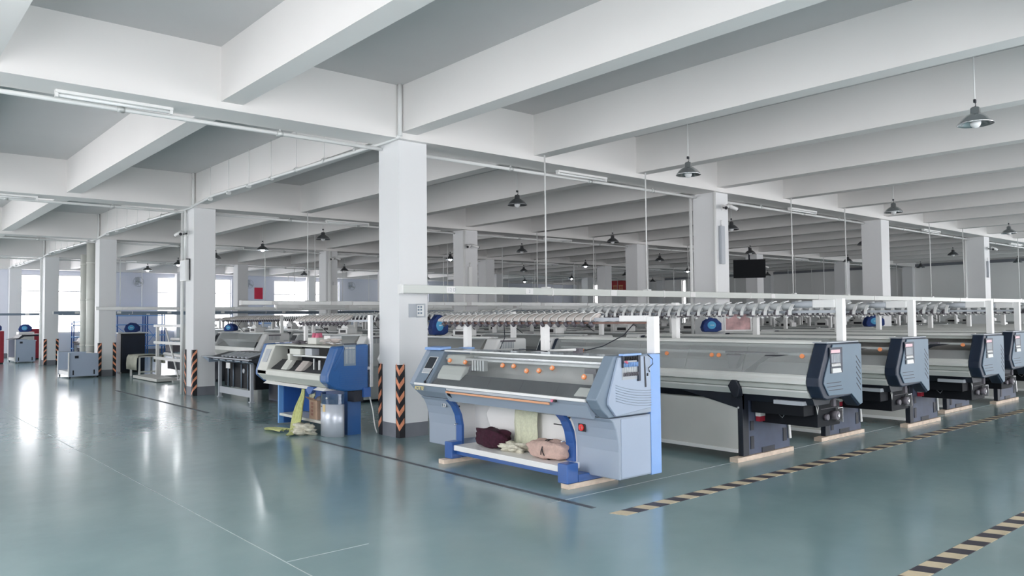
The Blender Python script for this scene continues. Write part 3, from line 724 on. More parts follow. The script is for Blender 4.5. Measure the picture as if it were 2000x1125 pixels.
# legs and feet
def leg1(y0, y1):
    return B().prism([(0.30, 0.06), (0.30, 0.40), (0.275, 0.52), (0.22, 0.63), (0.14, 0.71), (0.19, 0.71), (0.255, 0.64), (0.31, 0.53), (0.335, 0.40), (0.335, 0.06)], y0, y1)
leg1(2.515, 2.63).build('leg', BLUE, M1, 0.004)
leg1(0.60, 0.72).build('leg', BLUE, M1, 0.004)
for y in (2.32, 0.40):
    w_ = 0.14 if y > 1 else 0.14
    B().box(0.0, 0.16, y, y + w_, 0.055, 0.25).build('foot', BLUE, M1, 0.012); B().box(0.162, 0.85, y + 0.005, y + w_ - 0.005, 0.055, 0.13).build('foot_bar', BLUE, M1, 0.006)
for y in (2.53, 0.69):
    q = B(); q.cyl((0.25, y, 0.42), (0.21, y, 0.42), 0.007, 6); q.ball((0.21, y, 0.42), 0.011, 8, 6); q.build('latch', STEEL, M1)
# tray and inside
B().box(0.03, 0.62, 0.545, 2.315, 0.155, 0.215).build('lower_shelf', WHITE, M1, 0.004)
B().box(0.07, 0.12, 0.545, 2.315, 0.105, 0.150).build('cross_bar', BLUE, M1)
B().box(0.60, 0.62, 0.60, 2.66, 0.216, 0.80).build('back_panel', WHITE, M1)
q = B(); pr = [(0.60, 0.216), (0.60, 0.80), (0.33, 0.80), (0.33, 0.216)]
B().box(0.33, 0.60, 0.582, 0.60, 0.216, 0.80).build('inner_wall', WHITE, M1); B().box(0.33, 0.60, 2.64, 2.658, 0.216, 0.80).build('inner_wall', WHITE, M1)
q = B(); q.prism([(1.95, 0.30), (2.20, 0.32), (2.32, 0.55), (2.20, 0.70), (1.95, 0.72), (1.2, 0.70), (0.66, 0.66), (0.66, 0.30)], 0.50, 0.598, 'x'); q.build('cloth_guide', WHITE, M1, 0.03)
B().cyl((0.46, 0.62, 0.68), (0.46, 1.45, 0.68), 0.045, 12).build('takedown_roller', ALU, M1)
B().box(0.490, 0.499, 0.86, 1.10, 0.530, 0.542).build('slot', BLACK, M1)
q = B(); q.ball((0.325, 2.60, 0.62), 0.012, 6, 5); q.ball((0.32, 2.61, 0.28), 0.010, 6, 5); q.ball((0.49, 0.86, 0.63), 0.018, 6, 5); q.build('screw', BLACK, M1)
# main switch and oval sticker
q = B(); q.box(0.262, 0.270, 0.40, 0.50, 0.545, 0.625); q.build('switch_plate', BLACK, M1, 0.002)
q = B(); q.cyl((0.2615, 0.45, 0.585), (0.250, 0.45, 0.585), 0.034, 16); q.m = 1; q.cyl((0.2495, 0.45, 0.585), (0.247, 0.45, 0.585), 0.022, 12); q.m = 0; q.box(0.236, 0.247, 0.44, 0.46, 0.565, 0.605); q.build('main_switch', [RED, PINKF], M1)
q = B()
for k_, sx_ in enumerate((0, 0.05)): 
    q.cyl((0.245, 2.78 + sx_, 0.625), (0.238, 2.78 + sx_, 0.625), 0.022, 12)
q.box(0.238, 0.245, 2.78, 2.83, 0.603, 0.647); q.build('oval_sticker', WHITE, M1)
q = B(); q.cyl((0.236, 2.785, 0.625), (0.2375, 2.785, 0.625), 0.014, 10); q.box(0.236, 0.2375, 2.82, 2.845, 0.61, 0.64); q.build('sticker_print', GBD, M1)
# rack with posts and feeders
q = B(); q.box(0.95, 1.04, 0.06, 0.16, 1.316, 1.70); q.build('rack_post', WHITE, M1, 0.004)
B().box(0.955, 1.035, 3.25, 3.34, 1.25, 1.66).box(0.80, 0.955, 3.27, 3.32, 1.25, 1.29).build('rack_post', WHITE, M1, 0.004)
B().box(0.955, 1.035, 1.72, 1.80, 1.30, 1.62).box(0.80, 0.955, 1.74, 1.78, 1.26, 1.298).build('rack_post', WHITE, M1, 0.004)
rk = B().box(0.93, 0.96, 0.16, 3.78, 1.622, 1.642).build('yarn_rack', mat('rack_brown', (0.16, 0.08, 0.06), 0.5), M1)
B().box(0.93, 1.0, 0.161, 0.52, 1.645, 1.71).build('rack_end_plate', WHITE, M1, 0.004)
B().box(0.93, 0.99, 0.521, 0.95, 1.648, 1.69).build('rack_end_bar', LGREY, M1, 0.004)
for i in range(22):
    o = inst('yarn_feeder', FM0, rk, (0.965, 0.95 + i * 0.134, 1.69)); o.scale = (1.0, 1.05, 0.95)
q = B(); q.tube([(0.93, 0.32, 1.62), (0.92, 0.45, 1.50), (0.86, 0.70, 1.38), (0.80, 0.88, 1.335), (0.80, 0.93, 1.33)], 0.006, 5); q.build('cable', DARK, M1)
q = B(); q.box(0.66, 0.72, 0.86, 0.95, 1.302, 1.36); q.build('sensor_box', FEEDD, M1)
q = B(); q.tube([(0.93, 2.45, 1.62), (0.90, 2.40, 1.45), (0.80, 2.38, 1.31)], 0.005, 5); q.build('cable', DARK, M1)
q = B(); q.tube([(0.70, 2.0, 1.32), (0.6, 1.9, 1.315), (0.6, 1.6, 1.33), (0.6, 1.3, 1.315)], 0.006, 5); q.build('cable', DARK, M1)
o = B().cyl((6.05, 6.0, 1.345), (6.05, 6.40, 1.325), 0.014, 8).build('plastic_rod', WHITE); tag(o, 'short white rod lying on top of the clear cover near its end', 'rod')
for (x, y, l, lab) in ((5.55, 5.575, 0.62, 'pine wood block under the near foot of the grey blue machine'), (5.44, 7.52, 0.9, 'pine wood block under the far foot of the grey blue machine')):
    o = B().box(x - 0.1, x + l, y - 0.055, y + 0.055, 0.001, 0.052).build('wood_block', WOOD); tag(o, lab, 'wood block', 'wood blocks under machine feet')

# cloth things in the machine tray
def lump(name, c, size, ma, lab, cat, seed, rz=0, squash=2.4, disp=0.02, group=None):
    random.seed(seed); q = B(); nu, nv = 28, 18; vs = []; fs = []
    ph = [random.uniform(0, 6.28) for _ in range(12)]
    for i in range(nv + 1):
        t_ = PI * i / nv
        for k_ in range(nu):
            p = 2 * PI * k_ / nu
            def se(c_): return math.copysign(abs(c_) ** (2 / squash), c_)
            x = se(math.sin(t_)) * se(math.cos(p)); y = se(math.sin(t_)) * se(math.sin(p)); z = se(math.cos(t_))
            d = disp * (math.sin(5 * x + ph[0] + 3 * z) + math.sin(7 * y + ph[1] + 2 * x) + 0.6 * math.sin(11 * z + 6 * x + ph[2]) + 0.5 * math.sin(13 * y - 9 * z + ph[3]))
            r = 1 + d / min(size)
            vs.append((x * size[0] * r, y * size[1] * r, max(-size[2], z * size[2] * r)))
    for i in range(nv):
        for k_ in range(nu): fs.append((i * nu + k_, (i + 1) * nu + k_, (i + 1) * nu + (k_ + 1) % nu, i * nu + (k_ + 1) % nu))
    q.add(vs, fs, True); o = q.build(name, ma); o.location = c; o.rotation_euler = (0, 0, rz)
    if lab: tag(o, lab, cat, group)
    return o
lump('knitted_fabric_roll', (5.72, 7.02, 0.3155), (0.12, 0.29, 0.10), MAROON, 'dark maroon rolled knitted cloth lying on the white machine shelf', 'fabric roll', 3, -0.15, 3.0, 0.008)
lump('yarn_bundle', (5.66, 6.58, 0.2655), (0.10, 0.17, 0.05), IVORY, 'small ivory yarn heap between the two cloth rolls', 'yarn', 5, 0.1, 2.2, 0.010)
pr = thing('knitted_fabric_roll', 'dusty pink knitted cloth roll tied with dark cord on the shelf', 'fabric roll', (5.66, 6.02, 0.216 + 0.095), None, 0.1)
o = lump('cloth', (0, 0, 0), (0.12, 0.24, 0.095), PINKF, None, None, 9, 0, 3.2, 0.006); o.parent = pr
q = B(); q.tube([(0.13 * math.cos(a), -0.02 + 0.03 * math.sin(a * 1.0), 0.104 * math.sin(a)) for a in [2 * PI * k_ / 20 for k_ in range(21)]], 0.006, 5); q.tube([(0.13 * math.cos(a), 0.0 - 0.03 * math.sin(a), 0.106 * math.sin(a)) for a in [2 * PI * k_ / 20 for k_ in range(21)]], 0.005, 5)
o = q.build('cord', BLACK, pr)
# hanging green knitted strip
def drape(name, pts, y0, y1, ma, lab, cat, amp=0.012, n=24):
    q = B(); vs = []; fs = []; m_ = len(pts)
    for i, p in enumerate(pts):
        for k_ in range(n + 1):
            u = k_ / n; wv = amp * math.sin(u * 26 + i * 0.4) + amp * 0.5 * math.sin(u * 61)
            vs.append((p[0] + wv, y0 + (y1 - y0) * u + (p[2] if len(p) > 2 else 0) * (u - 0.5), p[1]))
    for i in range(m_ - 1):
        for k_ in range(n): fs.append((i * (n + 1) + k_, i * (n + 1) + k_ + 1, (i + 1) * (n + 1) + k_ + 1, (i + 1) * (n + 1) + k_))
    q.add(vs, fs, True); o = q.build(name, ma); sm = o.modifiers.new('thick', 'SOLIDIFY'); sm.thickness = 0.006
    return tag(o, lab, cat)
drape('knitted_strip', [(5.86, 0.74), (5.84, 0.62), (5.83, 0.50), (5.84, 0.38), (5.82, 0.29), (5.74, 0.24)], 6.40, 6.78, GREENF, 'pale green ribbed knitted strip hanging inside the grey blue machine', 'knitted fabric', 0.008)

# ------------------------------------------------------------ long machines with slate end housings (front row)
plate = [(0.30, 1.372), (0.10, 1.02), (0.08, 0.955), (0.19, 0.823), (0.70, 0.812), (0.90, 0.675), (0.955, 0.69), (0.955, 1.365)]
blk = [(0.20, 1.39), (0.00, 1.02), (0.0, 0.93), (0.09, 0.80), (0.16, 0.775), (0.70, 0.79), (0.89, 0.655), (0.955, 0.675), (0.955, 1.385)]
vent_me = B().prism([(0, 0), (0.10, -0.085), (0.10, -0.10), (0, -0.015)], -0.0155, -0.0142).mesh('vent_slot', DARK)
groove_me = B().box(0, 0.32, -0.0155, -0.0142, 0, 0.007).mesh('vent_slot', DARK)
def long_machine(x, y, ln, lab, detail=True):
    t = thing('knitting_machine', lab, 'knitting machine', (x, y, 0), 'long white knitting machines with slate end housings')
    B().prism(blk, 0.0, 0.15).build('end_housing', NAVY, t, 0.015)
    B().prism(plate, -0.014, -0.0005).build('end_plate', SLATE, t, 0.004)
    for k_ in range(6):
        inst('vent_slot', vent_me, t, (0.82, 0, 1.24 - k_ * 0.062))
    for k_, (xx, zz) in enumerate(((0.14, 0.955), (0.15, 0.915), (0.18, 0.875))): inst('vent_slot', groove_me, t, (xx, 0, zz))
    # recess
    B().box(0.22, 0.50, -0.0165, -0.0142, 1.06, 1.34).build('recess', NAVY, t)
    B().box(0.24, 0.44, -0.021, -0.0166, 1.28, 1.315).build('indicator_label', mat_pinklab, t)
    q = B()
    for k_ in range(8): q.box(0.245 + k_ * 0.025, 0.258 + k_ * 0.025, -0.024, -0.0166, 1.175, 1.27)
    q.build('tension_spring', LGREY, t)
    q = B()
    for k_ in range(8): q.cyl((0.245 + k_ * 0.025, -0.030, 1.135), (0.258 + k_ * 0.025, -0.0166, 1.165), 0.009, 6)
    q.build('guide_disc', WHITE, t)
    B().prism([(0.24, 1.065), (0.44, 1.065), (0.42, 1.115), (0.24, 1.115)], -0.035, -0.0166).build('recess_ledge', ALU, t)
    q = B(); q.box(0.18, 0.90, -0.01, 0.16, 1.386, 1.40); q.build('housing_top', LGREY, t, 0.004)
    # body
    e = ln
    B().prism([(0.01, 1.00), (0.0, 0.985), (0.0, 0.945), (0.03, 0.935), (0.03, 1.02)], 0.151, e).build('front_rail', CREAMR, t)
    B().prism([(0.03, 1.045), (0.015, 1.03), (0.015, 1.002), (0.06, 1.002)], 0.151, e).build('front_rail', CREAMR, t)
    B().prism([(0.035, 0.933), (0.02, 0.92), (0.02, 0.885), (0.035, 0.875)], 0.151, e).build('front_rail', ALUG, t)
    B().prism([(0.03, 0.873), (0.03, 0.855), (0.075, 0.79), (0.12, 0.79), (0.12, 0.873)], 0.151, e).build('front_rail', CREAMR, t)
    B().prism([(0.12, 0.80), (0.85, 0.80), (0.85, 1.10), (0.5, 1.05), (0.12, 1.0)], 0.151, e).build('machine_body', BED2, t)
    B().prism([(0.07, 1.01), (0.27, 1.16), (0.30, 1.10), (0.14, 1.0)], 0.16, e).build('needle_bed', ALU2, t)
    B().prism([(0.28, 1.13), (0.50, 1.08), (0.50, 1.04), (0.30, 1.07)], 0.16, e).build('needle_bed', BED, t)
    B().box(0.26, 0.31, 0.16, e, 1.24, 1.27).build('yarn_carrier_rail', ALU, t)
    for a in range(0 if detail else 1, 5):
        y0 = 0.155 + (e - 0.155) * a / 5; y1 = 0.155 + (e - 0.155) * (a + 1) / 5 - 0.006
        B().strip([(0.03, 1.048), (0.10, 1.20), (0.19, 1.36), (0.25, 1.385)], y0, y1, 0.004).build('cover_panel', MILKY, t)
    for yy, zz in ((0.25, 1.24), (1.32, 1.22), (1.42, 1.22), (2.1, 1.22), (3.6, 1.22)):
        if yy < e: q = B(); xx = 0.035 + (zz - 1.048) * 0.49; q.cyl((xx, yy, zz), (xx - 0.02, yy, zz + 0.008), 0.026, 10); q.build('cover_knob', KNOB, t)
    q = B()
    for (x0, x1, z0, z1) in ((0.22, 0.27, 1.375, 1.40), (0.33, 0.38, 1.38, 1.41), (0.46, 0.52, 1.375, 1.40), (0.62, 0.70, 1.37, 1.395)): q.box(x0, x1, 0.16, e, z0, z1)
    q.build('top_rail', CREAMR, t)
    B().box(0.27, 0.85, 0.16, e, 1.33, 1.365).build('top_deck', ALUG, t)
    B().box(0.80, 0.85, 0.16, e, 1.101, 1.329).build('rear_panel', PANEL, t)
    # carriage arms
    B().prism([(0.42, 1.255), (0.7, 1.245), (0.98, 1.05), (0.86, 1.05), (0.80, 1.13), (0.66, 1.21)], 0.12, 0.14, 'x').build('carriage_arm', DARK, t)
    q = B(); q.box(0.14, 0.30, 1.12, 1.22, 1.17, 1.25); q.prism([(1.02, 1.24), (1.22, 1.24), (1.18, 1.07), (1.10, 1.07)], 0.12, 0.20, 'x'); q.build('yarn_carrier', FEEDD, t)
    B().box(0.14, 0.22, 0.60, 1.25, 1.252, 1.275).build('carriage_rail', FEEDD, t)
    # far end head with control screen
    hd = [(0.02, 0.92), (0.25, 1.38), (0.85, 1.38), (0.85, 0.70), (0.15, 0.70)]
    B().prism(hd, e + 0.001, e + 0.12).build('control_head', NAVY, t, 0.02)
    B().prism([(0.0, 0.93), (0.23, 1.40), (0.85, 1.40), (0.85, 0.68), (0.12, 0.68)], e + 0.121, e + 0.42).build('control_head_cover', WHITE, t, 0.02)
    q = B(); a = (0.0 + 0.23 * 0.45, 0.93 + 0.47 * 0.45); b_ = (0.23 * 0.88, 0.93 + 0.47 * 0.88)
    q.prism([(a[0] - 0.012, a[1] + 0.006), (b_[0] - 0.012, b_[1] + 0.006), (b_[0], b_[1]), (a[0], a[1])], e + 0.16, e + 0.38); q.build('screen', SCREEN, t)
    # under body
    B().prism([(0.14, 0.80), (0.60, 0.80), (0.52, 0.70), (0.20, 0.70)], 0.16, e).build('under_frame', DARK, t)
    B().prism([(0.10, 0.055), (0.22, 0.055), (0.22, 0.795), (0.06, 0.795), (0.10, 0.70)], 1.00, 1.07).build('front_post', DARK, t, 0.004)
    B().prism([(0.221, 0.055), (1.14, 0.055), (1.14, 0.12), (1.10, 0.40), (1.06, 0.62), (0.80, 0.72), (0.221, 0.76)], 1.01, 1.06).build('foot_plate', FOOTB, t, 0.004)
    for cc in ((0.26, 0.33, 0.12, 0.27), (0.26, 0.33, 0.34, 0.45), (0.98, 1.06, 0.14, 0.30), (0.50, 0.78, 0.056, 0.115)): B().box(cc[0], cc[1], 1.002, 1.0095, cc[2], cc[3]).build('plate_cutout', DARK, t)
    B().prism([(1.10, 0.16), (1.145, 0.16), (1.08, 0.60), (1.05, 0.60)], 0.985, 1.0).build('edge_strip', FEEDL, t)
    q = B(); q.tube([(0.35, 1.05, 0.78), (0.38, 0.98, 0.62), (0.42, 0.97, 0.55)], 0.008, 5); q.tube([(0.62, 0.9, 0.76), (0.48, 0.95, 0.66), (0.43, 0.97, 0.54)], 0.008, 5); q.build('cable', LGREY, t)
    B().box(0.36, 0.52, 0.94, 1.0, 0.50, 0.56).build('plug_box', WHITE, t, 0.006); B().box(0.37, 0.51, 0.945, 1.0, 0.44, 0.499).build('plug_box_base', DRED, t)
    B().prism([(1.0, 0.80), (1.95, 0.80), (1.0, 0.60)], 0.09, 0.13, 'x').build('bracket', DARK, t)
    B().prism([(0.96, 0.86), (1.0, 0.95), (1.07, 0.95), (1.12, 0.88), (1.06, 0.76), (0.99, 0.76)], -0.02, 0.10, 'x').build('handle_block', DARK, t, 0.008)
    q = B(); q.cyl((0.095, 1.05, 0.62), (0.085, 1.05, 0.62), 0.014, 8); q.build('bolt', STEEL, t)
    B().box(0.10, 0.13, 1.071, e, 0.13, 0.70).build('lower_panel', PANEL, t); B().box(0.08, 0.14, 1.071, e, 0.09, 0.13).build('panel_sill', WHITE, t)
    B().box(0.14, 0.9, 1.3, e, 0.20, 0.24).build('cloth_tray', DARK, t)
    B().prism([(0.10, 0.055), (1.0, 0.055), (0.9, 0.70), (0.14, 0.70)], e - 0.6, e - 0.55).build('foot_plate', FOOTB, t)
    # motor box
    B().box(0.48, 1.0, 0.28, 0.98, 0.42, 0.69).build('drive_box', MATB, t, 0.006)
    B().box(0.25, 0.479, 0.32, 0.98, 0.56, 0.70).build('drive_box', MATB, t, 0.006)
    B().box(0.55, 0.97, 0.27, 0.2795, 0.62, 0.626).build('box_seam', FEEDD, t)
    q = B(); q.cyl((0.80, 0.279, 0.54), (0.80, 0.20, 0.54), 0.050, 14); q.m = 1; q.cyl((0.80, 0.199, 0.54), (0.80, 0.188, 0.54), 0.020, 10); q.build('motor', [FEEDD, STEEL], t)
    B().cyl((0.64, 0.279, 0.53), (0.64, 0.235, 0.53), 0.034, 12).build('pulley', FEEDD, t)
    q = B(); q.box(0.89, 0.895, 0.19, 0.279, 0.46, 0.63); q.box(0.78, 0.89, 0.19, 0.195, 0.622, 0.63); q.build('motor_guard', STEEL, t)
    B().tube([(0.40, 0.27, 0.74), (0.39, 0.24, 0.64), (0.42, 0.25, 0.58), (0.46, 0.26, 0.65), (0.45, 0.27, 0.72)], 0.004, 5).build('cable', FEEDL, t)
    B().tube([(0.44, 0.6, 0.76), (0.43, 0.62, 0.60), (0.45, 0.7, 0.50), (0.46, 0.8, 0.58)], 0.004, 5).build('cable', LGREY, t)
    B().box(0.10, 0.20, 0.25, 0.60, 0.70, 0.745).build('under_bracket', LGREY, t)
    B().box(0.20, 0.28, 0.17, 0.26, 0.72, 0.79).build('under_clip', FEEDD, t); B().box(0.62, 0.68, 0.16, 0.19, 0.66, 0.80).build('under_clip', FEEDD, t)
    # rack
    for yy in (0.0, 2.3, 4.55):
        if yy < e + 0.3:
            B().box(0.60, 0.68, yy + 0.02, yy + 0.10, 1.401, 1.88).build('rack_post', WHITE, t, 0.004)
    rk = B().box(0.585, 0.599, 0.10, e + 0.2, 1.72, 1.75).build('yarn_rack', LGREY, t)
    n = int((e + 0.1 - 0.62) / 0.16)
    for k_ in range(n): inst('yarn_feeder', FM1, rk, (0.60, 0.62 + k_ * 0.16, 1.80))
    B().box(0.57, 0.63, 0.101, 0.36, 1.78, 1.87).build('rack_end_plate', WHITE, t, 0.004); B().cyl((0.60, 0.36, 1.82), (0.60, 0.62, 1.82), 0.04, 10).build('rack_end_bar', LGREY, t)
    return t
mat_pinklab = mat('pink_label', (0.85, 0.55, 0.60), 0.5)
CREAMR = mat('rail_cream', (0.72, 0.73, 0.70), 0.38, 0.1, noise=0.03, nscale=3)
ALU2 = mat('bed_grey', (0.50, 0.51, 0.51), 0.4, 0.2)
BED2 = mat('body_grey', (0.52, 0.53, 0.53), 0.5)
front = [(7.90, 4.20, 'beside the grey blue machine'), (10.0, 4.29, 'second of the front row'), (12.1, 4.05, 'third of the front row'),
         (14.25, 4.33, 'fourth of the front row'), (16.3, 4.2, 'fifth of the front row'), (18.4, 4.2, 'sixth of the front row'), (20.6, 4.2, 'seventh of the front row'), (22.7, 4.2, 'eighth of the front row')]
for k_, (x, y, s_) in enumerate(front):
    long_machine(x, y, 4.2, 'white knitting machine with slate end housing, ' + s_, k_ == 0)
    o = B().box(x - 0.05, x + 1.18, y + 0.98, y + 1.09, 0.001, 0.052).build('wood_block', WOOD); tag(o, 'pine wood block under the slate ended machine, %s of the front row' % ORD[k_], 'wood block', 'wood blocks under machine feet')
    o = B().box(x, x + 1.1, y + 3.57, y + 3.68, 0.001, 0.052).build('wood_block', WOOD); tag(o, 'pine wood block under the far foot of the %s slate ended machine' % ORD[k_], 'wood block', 'wood blocks under machine feet')

# ------------------------------------------------------------ white machines behind, in rows
def white_proto(ln, ended):
    t = thing('knitting_machine', '', 'knitting machine')
    e = ln
    hd = [(0.02, 0.92), (0.25, 1.36), (0.85, 1.36), (0.85, 0.72), (0.15, 0.72)]
    B().prism(hd, 0, 0.32).build('end_housing', WHITE, t, 0.03)
    q = B()
    for k_ in range(8): q.box(0.30 + k_ * 0.035, 0.315 + k_ * 0.035, -0.008, -0.0005, 1.20, 1.30)
    q.build('tension_spring', LGREY, t)
    B().box(0.28, 0.60, -0.01, -0.0006, 1.302, 1.33).build('tension_cap', FEEDD, t)
    q = B()
    for k_ in range(4): q.box(0.68, 0.80, -0.004, -0.0004, 1.02 + k_ * 0.05, 1.035 + k_ * 0.05)
    q.build('vent_slot', LGREY, t)
    B().prism([(0.04, 1.0), (0.03, 0.9), (0.10, 0.78), (0.6, 0.78), (0.85, 0.85), (0.85, 1.08), (0.12, 1.0)], 0.321, e - 0.331).build('machine_body', CREAMR, t)
    B().strip([(0.035, 1.005), (0.12, 1.20), (0.22, 1.345), (0.30, 1.36)], 0.321, e - 0.331, 0.004).build('cover_panel', MILKY, t)
    B().prism([(0.10, 1.005), (0.30, 1.13), (0.32, 1.08), (0.16, 0.995)], 0.325, e - 0.335).build('needle_bed', BED, t)
    q = B()
    for (x0, x1, z0, z1) in ((0.30, 0.35, 1.345, 1.37), (0.42, 0.50, 1.35, 1.38), (0.60, 0.72, 1.34, 1.365)): q.box(x0, x1, 0.322, e - 0.332, z0, z1)
    q.build('top_rail', ALU, t)
    B().box(0.70, 0.85, 0.322, e - 0.332, 1.081, 1.339).build('rear_panel', PANEL, t)
    B().prism([(0.02, 0.92), (0.25, 1.38), (0.85, 1.38), (0.85, 0.70), (0.15, 0.70)], e - 0.33, e).build('control_head', WHITE, t, 0.03)
    q = B(); a = (0.02 + 0.23 * 0.40, 0.92 + 0.46 * 0.40); b_ = (0.02 + 0.23 * 0.90, 0.92 + 0.46 * 0.90)
    q.prism([(a[0] - 0.012, a[1] + 0.006), (b_[0] - 0.012, b_[1] + 0.006), b_, a], e - 0.28, e - 0.06); q.build('screen', SCREEN, t)
    q = B(); q.box(0.14, 0.80, 0.1, 0.35, 0.05, 0.719); q.build('leg_cabinet', ended, t, 0.01)
    q = B(); q.box(0.14, 0.80, e - 0.40, e - 0.1, 0.05, 0.699); q.build('leg_cabinet', ended, t, 0.01)
    B().box(0.50, 0.56, 0.351, e - 0.401, 0.12, 0.779).build('lower_panel', PANEL, t)
    q = B(); q.box(0.1, 0.9, 0.15, 0.3, 0.0, 0.05); q.box(0.1, 0.9, e - 0.3, e - 0.15, 0, 0.05); q.build('foot', DARK, t)
    for yy in (0.12, e * 0.5, e - 0.2): B().box(0.66, 0.73, yy, yy + 0.07, 1.382 if yy > e - 0.5 else 1.366, 1.80).build('rack_post', WHITE, t)
    B().box(0.67, 0.69, 0.2, e + 0.1, 1.70, 1.73).build('yarn_rack', LGREY, t)
    # box like unit on the deck
    q = B(); q.box(0.36, 0.60, e * 0.30, e * 0.30 + 0.38, 1.386, 1.50); q.prism([(e * 0.30 + 0.02, 1.50), (e * 0.30 + 0.36, 1.50), (e * 0.30 + 0.26, 1.58), (e * 0.30 + 0.10, 1.58)], 0.40, 0.56, 'x'); q.build('carriage_drive', WHITE, t, 0.01)
    B().box(0.355, 0.3595, e * 0.30 + 0.06, e * 0.30 + 0.3, 1.41, 1.47).build('drive_window', BLACK, t)
    B().tube([(0.5, e * 0.62, 1.38), (0.45, e * 0.66, 1.48), (0.45, e * 0.70, 1.55), (0.6, e * 0.74, 1.70)], 0.008, 5).build('cable', DARK, t)
    return t
W1 = white_proto(3.45, WHITE)
fb = feeder_block(1, 19, 0.165, [FEED2, FEEDD, FEEDL]); o = bpy.data.objects.new('yarn_feeder', fb); COL.objects.link(o); o.parent = W1; o.location = (0.68, 0.25, 1.77); o['kind'] = 'stuff'
W2 = white_proto(3.45, DARK)
fb2 = feeder_block(0, 22, 0.145, [FEED1, FEEDD, FEEDL]); o = bpy.data.objects.new('yarn_feeder', fb2); COL.objects.link(o); o.parent = W2; o.location = (0.68, 0.25, 1.76); o['kind'] = 'stuff'
rows = [(9.75, 13, 0), (14.0, 13, 0), (18.9, 12, 0), (23.3, 11, 1), (28.0, 11, 1), (32.4, 10, 2), (37.3, 9, 2)]
PITCH = 2.13
first = {0: True, 1: True}
for r_, (y, n, s0) in enumerate(rows):
    for k_ in range(s0, n):
        x = 7.85 + k_ * PITCH + (0.9 if r_ >= 3 else 0)
        # keep clear of columns
        for ci in range(0, 6):
            cx = X0 + ci * DX
            for cj in range(0, 5):
                cy = Y0 + cj * DY
                if cx - 0.98 < x < cx + WX + 0.03 and cy - 3.6 < y < cy + WY + 0.05: x = cx + WX + 0.06 if x > cx - 0.3 else cx - 1.0
        v = (k_ + r_) % 3 == 2
        P_ = W2 if v else W1
        if first[int(v)]: o = P_; first[int(v)] = False
        else: o = copy_tree(P_)
        o.location = (x, y + random.uniform(-0.06, 0.06), 0)
        o['label'] = 'white knitting machine%s, %s from the aisle, %s row behind' % (' on dark cabinets' if v else '', ORD[k_], ORD[r_])
        o['category'] = 'knitting machine'; o['group'] = 'white knitting machines in rows behind'

# ------------------------------------------------------------ blue and cream machine
ox2, oy2 = 5.20, 10.10
M2 = thing('knitting_machine', 'royal blue and cream knitting machine with an open front, beside the nearest column', 'knitting machine', (ox2, oy2, 0))
E2 = 2.42
bp_ = [(0.14, 0.70), (0.0, 0.80), (0.0, 0.90), (0.16, 1.31), (0.68, 1.335), (0.68, 0.66), (0.30, 0.66)]
B().prism(bp_, 0.0, 0.22).build('end_housing', DBLUE, M2, 0.03)
q = B()
for i in range(8): q.box(0.20 + 0.0 * i, 0.62, -0.006, 0.0, 0.74 + i * 0.032, 0.748 + i * 0.032)
for i in range(9): q.box(0.50, 0.64, -0.006, 0.0, 1.02 + i * 0.03, 1.028 + i * 0.03)
q.build('vent_rib', DBLUE, M2)
B().prism([(0.10, 1.0), (0.13, 0.96), (0.30, 1.30), (0.26, 1.30)], -0.010, -0.0005).build('housing_rib', DBLUE, M2, 0.004)
B().box(0.27, 0.46, -0.010, -0.0005, 1.03, 1.33).build('tension_panel', GBD, M2)
q = B()
for k_ in range(8): q.cyl((0.285 + k_ * 0.022, -0.016, 1.27), (0.285 + k_ * 0.022, -0.016, 1.30), 0.006, 6)
for k_ in range(8): q.cyl((0.285 + k_ * 0.022, -0.014, 1.06), (0.285 + k_ * 0.022, -0.014, 1.26), 0.002, 5)
q.build('tension_spring', WHITE, M2)
B().box(0.26, 0.47, -0.02, 0.02, 1.335, 1.35).build('tension_cap', NAVY, M2)
# cream front lower body
B().prism([(0.03, 0.915), (0.0, 0.89), (0.0, 0.82), (0.10, 0.72), (0.16, 0.705), (0.20, 0.74), (0.20, 0.90)], 0.221, E2).build('front_fascia', CREAM, M2, 0.008)
B().prism([(0.10, 0.66), (0.16, 0.70), (0.45, 0.70), (0.45, 0.66)], 0.30, E2).build('under_sill', WHITE, M2)
B().prism([(0.0, 0.90), (0.155, 1.295), (0.66, 1.30), (0.66, 0.70), (0.15, 0.70), (0.0, 0.82)], E2 - 0.34, E2 + 0.01).build('control_head', CREAM, M2, 0.012)
B().prism([(0.03, 0.88), (0.17, 1.31), (0.68, 1.32), (0.68, 0.68), (0.17, 0.68), (0.03, 0.80)], E2 + 0.011, E2 + 0.16).build('end_housing', DBLUE, M2, 0.02)
def sl2(t_, off): return (0.155 * t_ - 0.93 * off, 0.90 + 0.395 * t_ + 0.37 * off)
B().prism([sl2(0.30, 0.001), sl2(0.82, 0.001), sl2(0.82, 0.008), sl2(0.30, 0.008)], E2 - 0.27, E2 - 0.09).build('screen', LGREY, M2)
